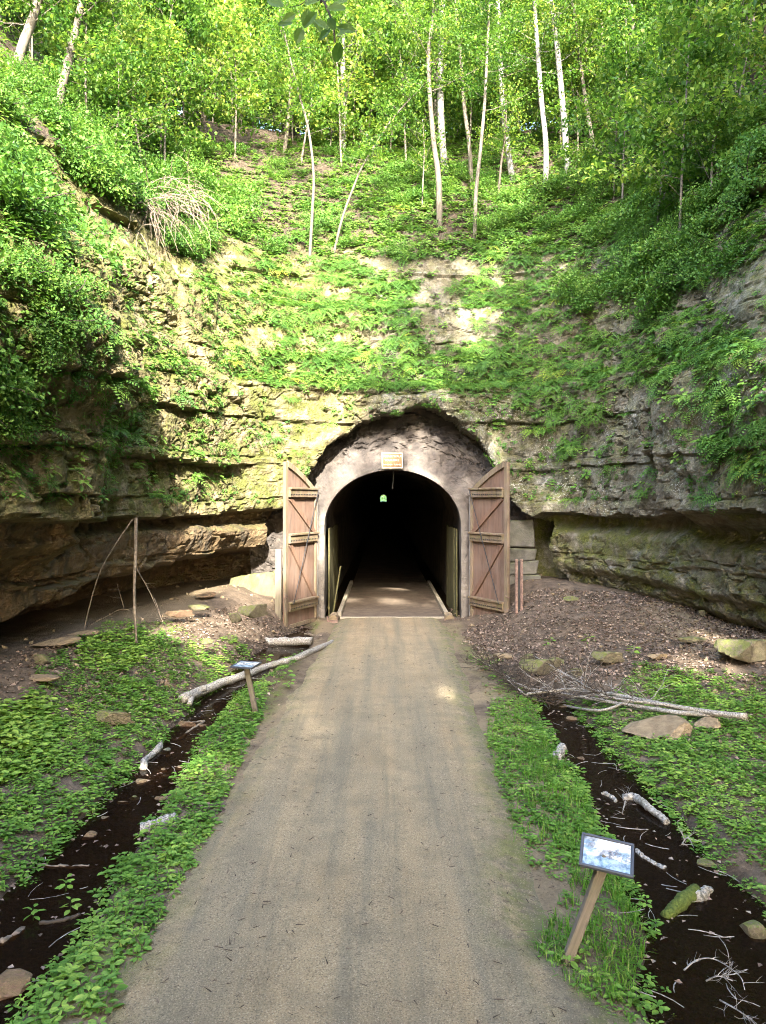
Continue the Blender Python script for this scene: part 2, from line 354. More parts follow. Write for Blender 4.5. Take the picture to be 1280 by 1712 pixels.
def water_mat():
    m = Mt('ditch_water'); m.col((.006, .005, .004)); m.rough(.04); m.b.inputs['IOR'].default_value = 1.33
    m.b.inputs['Specular IOR Level'].default_value = .4; m.bump(m.noise(9, 3, .5), .25, .02)
    t = m.n('ShaderNodeBsdfTransparent'); t.inputs[0].default_value = (.62, .45, .30, 1)
    mx = m.n('ShaderNodeMixShader'); mx.inputs[0].default_value = .45
    m.l(m.b.outputs[0], mx.inputs[1]); m.l(t.outputs[0], mx.inputs[2]); m.l(mx.outputs[0], m.t.nodes['Material Output'].inputs[0]); return m.m
M['water'] = water_mat()
m = Mt('tunnel_rock'); m.col(m.ramp(m.noise(1.2, 6, .65), [(.3, (.02, .016, .012)), (.7, (.11, .085, .06))])); m.rough(.85); m.bump(m.noise(4, 6, .7), .9, .08); M['tunnel'] = m.m
m = Mt('tunnel_slab'); m.col(m.ramp(m.noise(3, 6, .7), [(.3, (.07, .052, .038)), (.7, (.14, .11, .08))])); m.rough(.8); m.bump(m.noise(30, 5, .7), .5, .01); M['slab'] = m.m

# ------------------------------------------------------------------ the cutting: plan curve and cliff
PL = [(-16, -45), (-14.5, -25), (-13, -8), (-11.2, 2), (-9.2, 9.5), (-7.9, 14.5), (-7.0, 18.5), (-5.9, 22), (-4.4, 24.9), (-2.6, 26.0), (0.4, 26.2), (3.4, 26.1), (5.2, 25.9), (6.7, 24.3), (7.8, 21), (8.8, 17.3), (9.9, 12.5), (11.5, 5), (13.5, -8), (15, -25), (16, -45)]
pc = catmull(PL, 4000); sl = np.concatenate([[0], np.cumsum(np.linalg.norm(np.diff(pc, axis=0), axis=1))])
def arc_of_y(y, left):
    i = np.arange(len(pc)); half = pc[:, 0] < .4 if left else pc[:, 0] >= .4
    j = i[half][np.argmin(abs(pc[half, 1] - y))]; return sl[j]
sA, sB = arc_of_y(9, True), arc_of_y(9, False)
s_ar = np.concatenate([np.linspace(0, sA, 90, endpoint=False), np.arange(sA, sB, .06), np.linspace(sB, sl[-1], 90)])
bx = np.interp(s_ar, sl, pc[:, 0]); by = np.interp(s_ar, sl, pc[:, 1])
ssm = np.linspace(0, sl[-1], 400); tx = np.gradient(np.interp(ssm, sl, pc[:, 0])); ty = np.gradient(np.interp(ssm, sl, pc[:, 1]))
kk = np.ones(13) / 13
tx = np.convolve(np.pad(tx, 6, 'edge'), kk, 'valid'); ty = np.convolve(np.pad(ty, 6, 'edge'), kk, 'valid')
ln = np.hypot(tx, ty); nx = np.interp(s_ar, ssm, -ty / ln); ny = np.interp(s_ar, ssm, tx / ln)
z_ar = np.concatenate([np.arange(-.6, 11, .054), np.arange(11, 16, .1), np.arange(16, 24, .25), np.arange(24, 30.1, 1.0)])
NS, NZ = len(s_ar), len(z_ar)
S, Z = np.meshgrid(s_ar, z_ar, indexing='ij'); BX, BY, NX, NY = (np.repeat(a[:, None], NZ, 1) for a in (bx, by, nx, ny))
wb = sst(-.25, .75, NY); wl = (1 - wb) * (BX < .4); wr = (1 - wb) * (BX >= .4)
Db = np.interp(Z, [-1, 3.8, 8.1, 8.35, 11.2, 11.4, 13.6, 16, 20, 23, 25, 30], [.3, 0, .15, .6, 1.2, 1.6, 2.9, 4.8, 8.8, 12.5, 19, 50])
Dl = np.interp(Z, [-1, 3.8, 6.6, 6.75, 9.5, 9.7, 11.3, 14, 18, 23, 27, 30], [0, 0, .2, .45, .7, 1.05, 1.5, 2.5, 4.4, 7.4, 13, 40])
Dr = np.interp(Z, [-1, 3.8, 6.0, 7.6, 7.8, 9.3, 10.8, 14, 18, 23, 27, 30], [0, 0, .15, .5, .9, 1.2, 1.8, 3.1, 5.2, 8.4, 14, 42])
D = wb * Db + wl * Dl + wr * Dr
# overhanging lip and undercut
lipn = fbm(S * .35, S * 0, S * 0 + 3, 3, 11)
lip = 3.78 + (.22 + .22 * (BX > 4)) * lipn + (.10 + .10 * (BX > 4)) * fbm(S * 1.7, S * 0, S * 0, 3, 5)
zl = np.interp(BY, [10, 14, 20.5, 26], [.8, 1.25, 2.15, 2.75]) + .25 * fbm(S * .8, S * 0, S * 0, 3, 21)
bl = sst(lip + .05, lip - .05, Z); leftish = sst(.2, -1.5, BX)
under_l = .75 - .45 * sst(3.45, 3.2, Z + .12 * lipn) + 1.0 * sst(3.2, zl, Z) * .25 + 3.2 * sst(zl + .1, zl - .55, Z)
r2 = 1.75 + .35 * fbm(S * .5, S * 0, S * 0, 3, 31)
under_r = .85 - .55 * sst(3.4, 2.9, Z + .2 * lipn) + .35 * sst(r2 + .1, r2 - .25, Z) + .5 * sst(1.3, .8, Z + .3 * lipn)
D = D + bl * (leftish * under_l + (1 - leftish) * under_r)
# buttress on the left, bulges on the right
s_b = arc_of_y(17.3, True); D -= 1.25 * sst(s_b + .06, s_b - .1, S + .08 * fbm(Z * 1.2, Z * 0, Z * 0, 3, 3)) * sst(13, 10, Z) * (BX < 0) * sst(2.5, 3.6, Z)
s_c = arc_of_y(19.6, True); D -= .6 * sst(s_c + .06, s_c - .1, S + .3 * fbm(Z * .7, Z * 0, Z * 0, 3, 8)) * (BX < 0) * sst(10.5, 9.5, Z) * sst(6.0, 6.9, Z)
s_d = arc_of_y(20.2, False); D -= .9 * sst(s_d - .1, s_d + .06, S + .25 * fbm(Z * .8, Z * 0, Z * 0, 3, 9)) * (BX > 0) * sst(3.3, 3.8, Z) * sst(8.5, 7.2, Z)
D -= .6 * np.exp(-((S - arc_of_y(18.3, False)) / 1.3) ** 2 - ((Z - 9.2) / .9) ** 2) + .6 * np.exp(-((S - arc_of_y(21, False)) / .5) ** 2 - ((Z - 5.6) / .35) ** 2)
# layered blocks, joints, roughness
X0 = BX + NX * D; Y0 = BY + NY * D
big = fbm(X0 * .3, Y0 * .3, Z * .35, 3, 40)
zw = Z + .35 * fbm(X0 * .22, Y0 * .22, Z * .2, 2, 41) + .05 * fbm(X0 * 1.5, Y0 * 1.5, Z, 2, 42)
lb = np.cumsum(np.concatenate([[-2], np.where(rng.random(60) < .25, rng.uniform(.15, .4, 60), rng.uniform(.8, 2.1, 60))])); li = np.searchsorted(lb, zw) - 1
lo = lb[li]; hi = lb[li + 1]; ld = np.minimum(zw - lo, hi - zw)
clen = .9 + 2.0 * h1(li, li * 0 + 5); cu = S / clen + 7.7 * h1(li, li * 0 + 9) + .12 * fbm(Z * 2, S, Z * 0, 2, 44); ci = np.floor(cu); cd = np.minimum(cu - ci, 1 - cu + ci) * clen
frac = sst(-.35, .35, fbm(X0 * .18, Y0 * .18, Z * .25, 2, 50) + .25 * wr + .12 * (Z < 3.9))
blk = (h1(li, li * 0 + 1) - .5) * .50 + (h1(li, ci) - .5) * .34
groove = .14 * sst(.05, .0, ld) * (.3 + .7 * frac) + .12 * sst(.05, .0, cd) * frac
crk = np.abs(fbm(X0 * .55 + .4 * Z, Y0 * .55, Z * .75, 4, 63)); crk2 = np.abs(fbm(X0 * 1.1 - .5 * Z, Y0 * 1.1, Z * 1.7, 4, 64)) 
rough = (.42 + .25 * (1 - wb)) * big - .17 * sst(.045, .0, crk) * (.35 + .65 * frac) - .09 * sst(.05, .0, crk2) * frac + .05 * fbm(X0 * 7, Y0 * 7, Z * 8, 3, 65, True) * (.4 + .6 * frac) + .13 * fbm(X0 * .9, Y0 * .9, Z * 1.2, 4, 60) + .09 * fbm(X0 * 2.2, Y0 * 2.2, Z * 3.6, 5, 61) + .05 * fbm(X0 * 3.0, Y0 * 3.0, Z * 4.5, 4, 66, True) * frac - .10 * sst(.55, .95, fbm(X0 * .8, Y0 * .8, Z * 1.1, 3, 62, True)) 
rocky = sst(19, 14, Z)
D = D - (rocky * blk * (.35 + .75 * frac) - groove * rocky + rough * (.5 + .5 * rocky) * 1.0) - .5 * fbm(X0 * .25, Y0 * .25, Z * .25, 3, 70) * (1 - rocky)
# the arched recess round the portal
BXn = BX + (.45 * fbm(Z * .9, BX * .6, Z * 0, 4, 81) - .15) * (BX > 4.3)
ZR = np.interp(BXn, [-3.75, -3.7, -3.1, -2.55, -2.0, -.9, 0, 1.4, 1.9, 2.6, 3.3, 3.95, 4.4, 4.6, 5.5, 5.9], [-2, 3.2, 4.4, 5.25, 6.05, 6.9, 7.2, 7.45, 7.4, 7.0, 6.35, 5.4, 4.4, 3.7, 3.5, -2])
ZR = ZR + .34 * fbm(BX * 1.3, Z * .9, BX * 0, 4, 80)
rec = (Z < ZR) & (NY > .4)
near = np.exp(-((Z - ZR - .25) / .45) ** 2) * (NY > .4) * sst(-3.5, -2.5, BX) * sst(5, 3.8, BX)
D = D - .35 * near * (Z > 4.4) - .35 * np.exp(-((BX - 2.2) / .9) ** 2 - ((Z - 7.75) / .28) ** 2) * (NY > .4)
D = np.where(rec, np.maximum(D, 1.9), D)
CX = BX + NX * D; CY = BY + NY * D
cv = np.stack([CX, CY, Z + .05 * fbm(X0 * 2, Y0 * 2, Z * 2, 2, 90)], -1)
du = np.gradient(cv, axis=0); dz_ = np.gradient(cv, axis=1); nr = np.cross(dz_, du); nr /= np.linalg.norm(nr, axis=2)[..., None] + 1e-9
nr *= np.sign((nr[..., 0] * -NX + nr[..., 1] * -NY + .4 * nr[..., 2]).mean())
PX = 640 + F * CX / np.maximum(CY, .5); PY = HZ - F * (cv[..., 2] - CAMZ) / np.maximum(CY, .5)
hole = rec & (BX > -2.75) & (BX < 3.4) & (Z < 5.75)
idx = np.arange(NS * NZ).reshape(NS, NZ)
Q = np.stack([idx[:-1, :-1], idx[1:, :-1], idx[1:, 1:], idx[:-1, 1:]], -1)
keep = ~(hole[:-1, :-1] & hole[1:, :-1] & hole[1:, 1:] & hole[:-1, 1:])
Q = Q[keep]
f1 = fbm(X0 * .5, Y0 * .5, Z * .5, 4, 100); f2 = fbm(X0 * 1.3, Y0 * 1.3, Z * 1.3, 4, 101)
moss = np.clip(.42 * wl + .55 * wb * sst(0, -3, BX) + .33 + .45 * np.clip(nr[..., 2], -.6, 1) + .5 * f1 - .85 * (bl * leftish), 0, 1)
lowr = bl * (1 - leftish); moss = np.clip(moss + .65 * lowr * sst(-.5, .2, f2), 0, 1)
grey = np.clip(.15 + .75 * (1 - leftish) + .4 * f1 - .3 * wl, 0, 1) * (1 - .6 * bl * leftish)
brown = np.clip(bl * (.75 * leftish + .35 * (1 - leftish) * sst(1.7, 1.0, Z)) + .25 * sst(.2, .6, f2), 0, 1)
lichen = .7 * sst(-.1, .35, f2) * np.clip((1 - leftish) * (1 - bl) * sst(9, 6, Z) * sst(-.25, .25, f1 + .2), 0, 1)
soil = np.clip(sst(10.8, 13.2, Z + 1.6 * f1 - 1.8 * wb) * sst(.15, .5, nr[..., 2] + .25), 0, 1)
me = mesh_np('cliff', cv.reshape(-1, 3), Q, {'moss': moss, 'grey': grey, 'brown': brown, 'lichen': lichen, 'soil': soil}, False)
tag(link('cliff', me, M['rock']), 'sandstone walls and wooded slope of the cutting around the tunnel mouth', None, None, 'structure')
vis = (CY > 6) & (PX > -150) & (PX < 1430) & (PY > -250) & (PY < 1150) & (nr[..., 1] * -CY + nr[..., 0] * -CX + nr[..., 2] * (CAMZ - Z) > 0) & (~rec)
fPX, fPY, fv, fn = PX[vis], PY[vis], cv[vis], nr[vis]
sarea = np.gradient(S, axis=0) * np.linalg.norm(dz_, axis=2); fA = np.abs(sarea[vis]); fD = D[vis]
def surf(px, py):
    d = np.hypot(fPX - px, fPY - py); k = d < 7
    if not k.any(): return fv[np.argmin(d)], fn[np.argmin(d)]
    i = np.where(k)[0]; j = i[np.argmin(fv[i, 1])]; return fv[j], fn[j]

# ------------------------------------------------------------------ ground, path, water
xd_l = lambda y: np.interp(y, [-60, 0, 6, 9, 12, 15, 19, 22, 26], [-3.5, -3.5, -3.55, -3.55, -3.6, -3.65, -3.35, -3.0, -2.9])
xd_r = lambda y: np.interp(y, [-60, 0, 6, 8, 10.5, 14, 17, 26], [3.2, 3.2, 3.15, 3.35, 3.5, 3.55, 3.6, 3.7])
wd_l = lambda y: np.interp(y, [0, 6, 8, 11, 14, 18, 22, 26], [.55, .55, .58, .45, .42, .5, .8, .5])
wd_r = lambda y: np.interp(y, [0, 6.5, 9, 13, 16, 18], [.95, .9, .62, .5, .45, .3])
dd_l = lambda y: np.interp(y, [-60, 24, 27], [.42, .42, .15])
dd_r = lambda y: np.interp(y, [-60, 15.5, 18.5], [.42, .40, 0])
def gz(x, y):
    x = np.asarray(x, float); y = np.asarray(y, float)
    wlx = np.interp(y, pc[:np.argmax(pc[:, 1]), 1], pc[:np.argmax(pc[:, 1]), 0]); k = np.argmax(pc[:, 1])
    wrx = np.interp(y, pc[k:, 1][::-1], pc[k:, 0][::-1])
    dl = x - wlx; dr = wrx - x
    z = .78 * sst(3.9, -.3, dl) * sst(5, 14, y) + .72 * sst(4.8, .0, dr) * sst(8, 18, y)
    z *= sst(2.5, 4.0, abs(x - .3))
    z += .55 * sst(3.2, 5.5, x) * sst(19, 26, y) + .25 * sst(-3.6, -5, x) * sst(20, 26, y)
    z += .10 * sst(3.9, 4.8, x) + .10 * sst(-4.1, -5, x)
    n = fbm(x * .7, y * .7, x * 0, 4, 200) * .10 + fbm(x * 3, y * 3, x * 0, 3, 201) * .03
    off = sst(1.6, 2.6, abs(x)); z += n * (.25 + .75 * off)
    wob = .15 * fbm(x * .8, y * .8, x * 0, 3, 202)
    z -= dd_l(y) * np.exp(-(np.abs((x - xd_l(y) + wob) / wd_l(y)) ** 2.6)) + dd_r(y) * np.exp(-(np.abs((x - xd_r(y) + wob) / wd_r(y)) ** 2.6))
    z -= .10 * sst(2.0, 1.5, abs(x - .05)) 
    return z
gx = np.concatenate([np.linspace(-60, -13, 14, endpoint=False), np.arange(-13, 13, .085), np.linspace(13, 60, 14)])
gy = np.concatenate([np.linspace(-80, 4, 50, endpoint=False), np.arange(4, 29.6, .085)])
GX, GY = np.meshgrid(gx, gy, indexing='ij'); GZ = gz(GX, GY)
mud = np.clip(sst(-.06, -.16, GZ) * (abs(GX) > 2.1), 0, 1)
mud = np.clip(mud + .8 * sst(.8, .2, np.hypot((GX + 2.6) / 1.0, (GY - 18.5) / 4)) , 0, 1)
sand = np.clip(sst(6.6, 8.2, GX) * sst(16, 18, GY) * sst(-.2, .2, fbm(GX * .6, GY * .6, GX * 0, 3, 210)) + sst(-5.0, -6.2, GX) * .8 * sst(17, 21, GY), 0, 1)
sand = np.clip(sand + .9 * sst(3.0, 2.3, abs(GX)) * sst(-.5, .3, fbm(GX * 1.6, GY * 1.2, GX * 0, 4, 212)) * (GZ > -.12), 0, 1)
mossy = np.clip(sst(2.0, 2.3, abs(GX)) * sst(3.2, 2.6, abs(GX)) * sst(-.1, .3, fbm(GX, GY * .4, GX * 0, 3, 211)), 0, 1)
gi = np.arange(GX.size).reshape(GX.shape); Qg = np.stack([gi[:-1, :-1], gi[1:, :-1], gi[1:, 1:], gi[:-1, 1:]], -1).reshape(-1, 4)
inside = (np.abs(GX - .35) < 2.5) & (GY > 26.75); ik = ~(inside[:-1, :-1] & inside[1:, 1:]).reshape(-1)
tag(link('ground', mesh_np('ground', np.stack([GX, GY, GZ], -1).reshape(-1, 3), Qg[ik], {'mud': mud, 'sand': sand, 'mossy': mossy}, True), M['ground']), kind='structure')
# gravel path
py_ = np.concatenate([np.linspace(-80, 4, 60, endpoint=False), np.arange(4, 26.45, .06)]); pt = np.linspace(-1, 1, 76)
PT, PYY = np.meshgrid(pt, py_, indexing='ij')
lw = np.interp(PYY, [-80, 6, 12, 18, 22, 26.5], [-2.75, -2.75, -2.6, -2.25, -1.95, -1.7]); rw = np.interp(PYY, [-80, 6, 7.2, 8.2, 9.5, 12, 18, 24, 26.5], [2.35, 2.3, 1.6, 1.75, 1.95, 2.05, 2.3, 2.45, 2.3])
lw = lw + .16 * fbm(PYY * .7, PYY * 0, PYY * 0, 4, 300); rw = rw + .16 * fbm(PYY * .7, PYY * 0 + 5, PYY * 0, 4, 301)
lw = lw + .07 * fbm(PYY * 4, PYY * 0, PYY * 0, 3, 303); rw = rw + .07 * fbm(PYY * 4, PYY * 0 + 9, PYY * 0, 3, 304)
PXX = lw + (rw - lw) * (PT + 1) / 2; e = np.abs(PT)
PZ = .035 * (1 - e ** 2) + .02 - .11 * sst(.70, 1.0, e) + .018 * fbm(PXX * 1.5, PYY * 1.0, PXX * 0, 4, 302) - .014 * np.exp(-((PXX - .75) / .18) ** 2) - .012 * np.exp(-((PXX + .9) / .22) ** 2)
edge = sst(.55, .98, e) * .8 + .35 * sst(1.2, 2.0, PXX)
pi_ = np.arange(PXX.size).reshape(PXX.shape); Qp = np.stack([pi_[:-1, :-1], pi_[1:, :-1], pi_[1:, 1:], pi_[:-1, 1:]], -1).reshape(-1, 4)
tag(link('gravel_path', mesh_np('gravel_path', np.stack([PXX, PYY, PZ], -1).reshape(-1, 3), Qp, {'edge': edge}, True), M['path']), kind='structure')
# ditch water
for nm, fn_, hw, y0, y1, lvl in (('water', xd_l, 1.3, -20, 25.6, -.165), ('water', xd_r, 1.25, -20, 17.6, -.165)):
    yy = np.linspace(y0, y1, 90); V = []; 
    for k in (-1, -.3, .3, 1): V.append(np.stack([fn_(yy) + k * hw, yy, np.full(90, lvl)], 1))
    V = np.stack(V, 0); ii = np.arange(360).reshape(4, 90)
    Qw = np.stack([ii[:-1, :-1], ii[1:, :-1], ii[1:, 1:], ii[:-1, 1:]], -1).reshape(-1, 4)
    tag(link(nm, mesh_np(nm, V.reshape(-1, 3), Qw), M['water']), kind='structure')

# ------------------------------------------------------------------ tunnel bore, portal facing
TX = .35; HWD = 2.42; SPR = 3.25; RISE = 2.0
def arch(n, hw=HWD, spr=SPR, rise=RISE, z0=-.35, top=True):
    k = n // 4; L = [(-hw, z) for z in np.linspace(z0, spr, k, endpoint=False)]
    A = [(-hw * math.cos(t), spr + rise * math.sin(t)) for t in np.linspace(0, math.pi, n - 2 * k)]
    Rr = [(hw, z) for z in np.linspace(spr, z0, k + 1)[1:]]
    return np.array(L + A + Rr)
A0 = arch(72, z0=-.5); ty_ = np.concatenate([np.arange(26.6, 45, .35), np.linspace(46, 640, 40)])
bv = np.zeros((len(ty_), len(A0), 3)); 
for i, y in enumerate(ty_):
    sc = 1 + .05 * min(1, (y - 26.6) / 2)
    bv[i, :, 0] = TX + A0[:, 0] * sc; bv[i, :, 1] = y; bv[i, :, 2] = A0[:, 1] * sc
slope = (bv[..., 1] - 26.5) * .0042
nz_ = fbm(bv[..., 0] * .9, bv[..., 1] * .9, bv[..., 2] * .9, 4, 400) * .35 * sst(26.6, 28.5, bv[..., 1]) * sst(3.0, 3.6, bv[..., 2])
dirx = bv[..., 0] - TX; dirz = bv[..., 2] - 2.5; dl_ = np.hypot(dirx, dirz) + 1e-6
bv[..., 0] += np.abs(nz_) * dirx / dl_; bv[..., 2] += np.abs(nz_) * dirz / dl_ + slope
ii = np.arange(bv.shape[0] * bv.shape[1]).reshape(bv.shape[:2]); Qb = np.stack([ii[:-1, :-1], ii[1:, :-1], ii[1:, 1:], ii[:-1, 1:]], -1).reshape(-1, 4)
tun = empty('tunnel', (0, 0, 0)); tag(tun, 'dark railway tunnel bore running straight through to a tiny bright far exit', 'tunnel')
link('bore_wall', mesh_np('bore_wall', bv.reshape(-1, 3), Qb, None, True), M['tunnel'], tun)
def strip(name, x0, x1, y0, y1, z0, z1, mat, parent=None, n=30, skirt=.25):
    yy = np.linspace(y0, y1, n); V = []
    for x, dz in ((x0, -skirt), (x0, 0), (x1, 0), (x1, -skirt)): V.append(np.stack([np.full(n, x), yy, np.interp(yy, [y0, y1], [z0, z1]) + dz], 1))
    V = np.stack(V, 0); ii = np.arange(4 * n).reshape(4, n); Qs = np.stack([ii[:-1, :-1], ii[1:, :-1], ii[1:, 1:], ii[:-1, 1:]], -1).reshape(-1, 4).tolist()
    q = [[ii[0, 0], ii[3, 0], ii[2, 0], ii[1, 0]]]
    return link(name, mesh_np(name, V.reshape(-1, 3), np.array(Qs + q)), mat, parent)
tag(strip('tunnel_floor', TX - 1.82, TX + 1.82, 26.42, 37, .045, .045 + 10.6 * .0042, M['slab']), kind='structure')
tag(strip('tunnel_trackbed', TX - 1.82, TX + 1.82, 37, 640, .04 + 10.6 * .0042, .04 + 613.6 * .0042, M['tunnel'], n=60), kind='structure')
tag(strip('drain_bed', TX - 3.0, TX + 3.0, 26.75, 640, -.22, -.22 + 613 * .0042, M['tunnel']), kind='structure')
V = np.array([(TX - 2.5, 26.8, -.165), (TX + 2.5, 26.8, -.165), (TX + 2.5, 60, -.03), (TX - 2.5, 60, -.03)]); tag(link('water', mesh_np('water', V, np.array([[0, 1, 2, 3]])), M['water']), kind='structure')
for sx, lab in ((-1, 'pale timber kerb board along the left edge of the tunnel walkway'), (1, 'pale timber kerb board along the right edge of the tunnel walkway')):
    k = MB(); k.box((TX + sx * 1.90, 31.7, .10 + .022), (.15, 10.3, .17)); tag(bevel(k.build('kerb_board', M['board']), .012), lab, 'kerb')
k = MB(); k.box((TX, 26.36, .02), (3.75, .12, .09)); tag(bevel(k.build('threshold', M['board']), .015), 'pale concrete threshold strip where the gravel meets the tunnel floor', 'threshold')
# facing: rings from the opening outwards
po = empty('tunnel_portal', (0, 0, 0)); tag(po, 'rough grey concrete portal lining the tunnel arch', 'tunnel portal')
A1 = arch(260, z0=-.45); na = len(A1); R_ = 62
cent = np.stack([np.zeros(na), np.clip(A1[:, 1], -1, SPR)], 1); dirn = A1 - cent; dirn /= np.linalg.norm(dirn, axis=1)[:, None]
isarch = sst(SPR - .5, SPR + .9, A1[:, 1]); rr = np.concatenate([np.linspace(0, .38, 14), np.linspace(.43, 2.75, 48)])
fvx = np.zeros((na, R_ + 3, 3)); fvar = np.zeros((na, R_ + 3))
for j in range(R_):
    r = rr[j]; p = A1 + dirn * r
    back_v = 26.45 + .75 * sst(.30, .42, r)                # jambs step back behind the hinge line
    back_a = 26.5 + .10 * sst(.0, .4, r) + .55 * sst(.3, 2.4, r)
    fvx[:, j + 3, 0] = TX + p[:, 0]; fvx[:, j + 3, 2] = p[:, 1]; fvx[:, j + 3, 1] = back_v * (1 - isarch) + back_a * isarch
    fvar[:, j + 3] = sst(.26, .10, r) * (.5 + .4 * (1 - isarch))
for j, yb in enumerate((27.1, 26.8, 26.55)):
    fvx[:, j, 0] = TX + A1[:, 0]; fvx[:, j, 1] = yb; fvx[:, j, 2] = A1[:, 1]; fvar[:, j] = .5
nf = fbm(fvx[..., 0] * .9, fvx[..., 2] * .9, fvx[..., 1] * 0, 5, 500) * .38 * sst(.15, 1.0, np.concatenate([[0, 0, 0], rr]))[None] + .05 * fbm(fvx[..., 0] * 3, fvx[..., 2] * 3, fvx[..., 1], 4, 501)
cf_ = np.abs(fbm(fvx[..., 0] * .8 + .3 * fvx[..., 2], fvx[..., 2] * 1.3, fvx[..., 1] * 0, 4, 505)); nf = nf + (.12 * sst(.05, 0., cf_) + .05 * fbm(fvx[..., 0] * 5, fvx[..., 2] * 6, fvx[..., 1] * 0, 3, 506, True)) * sst(.2, .8, np.concatenate([[0, 0, 0], rr]))[None]
fvx[..., 1] += nf * 1.0; fvx[..., 0] += .025 * fbm(fvx[..., 2] * 1.2, fvx[..., 0] * 0, fvx[..., 1], 3, 502)
ii = np.arange(na * (R_ + 3)).reshape(na, R_ + 3); Qf = np.stack([ii[:-1, :-1], ii[:-1, 1:], ii[1:, 1:], ii[1:, :-1]], -1).reshape(-1, 4)
link('facing', mesh_np('facing', fvx.reshape(-1, 3), Qf, {'var': fvar}, False), M['concrete'], po)
# timber panels just inside the mouth
for sx, lab in ((-1, 'tall algae-stained timber panels lining the left tunnel wall inside the mouth'), (1, 'tall algae-stained timber panels lining the right tunnel wall inside the mouth')):
    e_ = tag(empty('wall_lining', (TX + sx * 2.36, 27.4, 0)), lab, 'wall lining')
    for q in range(8 if sx < 0 else 6):
        k = MB(); k.box((-sx * rng.uniform(0, .03), .35 + q * .66, 1.45), (.05, .64, 3.35 + rng.uniform(-.05, .05)), var=.5); bevel(k.build('panel', M['panel'], e_), .008)
k = MB(); Rz = Matrix.Rotation(math.radians(9), 3, 'Y'); k.box((TX - 2.06, 27.5, .75), (.05, .5, 2.0), Rz); tag(bevel(k.build('leaning_board', M['panel']), .008), 'yellowish board leaning against the left wall just inside the tunnel', 'board')
k = MB(); k.tube([(TX + .02, 27.4, 5.25), (TX + .03, 27.4, 4.95), (TX, 27.4, 4.62)], .008, 5); tag(k.build('wire', M['zinc']), 'thin wire hanging from the crown of the tunnel arch', 'wire')
# masonry pier beside the right door and rock shoulder beside the left door
pr = tag(empty('masonry_pier', (5.1, 27.1, 0)), 'grey stone pier of large blocks behind the right door', 'pier')
zz = [-.2, .75, 1.55, 2.0, 2.45, 3.5]
for q in range(5):
    k = MB(); w = 1.25 - .06 * q + rng.uniform(-.04, .04); k.box((-.05 * q, 0, (zz[q] + zz[q + 1]) / 2), (w, .9 + rng.uniform(-.08, .08), zz[q + 1] - zz[q] - .02), jit=.07)
    bevel(k.build('block', M['stone_grey'], pr), .05, 3)

# ------------------------------------------------------------------ rocks
def rock_mesh(name, seed, sub=3, flat=.6, blocky=.5):
    import bmesh
    bm = bmesh.new(); bmesh.ops.create_icosphere(bm, subdivisions=sub, radius=1); r = np.random.default_rng(seed)
    V = np.array([v.co[:] for v in bm.verts]); Ff = np.array([[v.index for v in f.verts] for f in bm.faces]); bm.free()
    pl = rdirs(13, r); pl[:2] = [(0, .15, 1), (.1, 0, -1)]; pl /= np.linalg.norm(pl, axis=1)[:, None]; h = r.uniform(.38, .78, 13); d = V @ pl.T; sc = np.min(np.where(d > .05, h / np.maximum(d, .05), 9), axis=1)
    V = V * (blocky * np.minimum(sc, 1.35) + (1 - blocky))[:, None]
    V *= (1 + .07 * fbm(V[:, 0] * 3 + seed, V[:, 1] * 2, V[:, 2] * 2, 5, seed))[:, None]
    V[:, 2] *= flat; return mesh_np(name, V, Ff, None, False)
RM = [rock_mesh('rock', 10 + i, 4 if i == 0 else 3, f, b) for i, (f, b) in enumerate(((.95, .95), (.8, .9), (1.0, .9), (.65, .97), (.85, .85)))]
RC = {}
def rock(px, py, size, mat, label, v=0, rz=0., asp=(1, 1, 1), z=None, name='rock', tilt=(0, 0), sink=.35, group=None):
    p = G(px, py, .1); 
    for _ in range(5): p = G(px, py, max(float(gz(p[0], p[1])), -.21))
    if (v, mat) not in RC: RC[v, mat] = RM[v].copy(); RC[v, mat].materials.append(M[mat])
    o = link(name, RC[v, mat])
    o.location = (p[0], p[1], p[2] + size * asp[2] * sink * .5); o.scale = (size * asp[0] / 2, size * asp[1] / 2, size * asp[2] / 2); o.rotation_euler = (tilt[0], tilt[1], rz)
    return tag(o, label, 'rock', group)

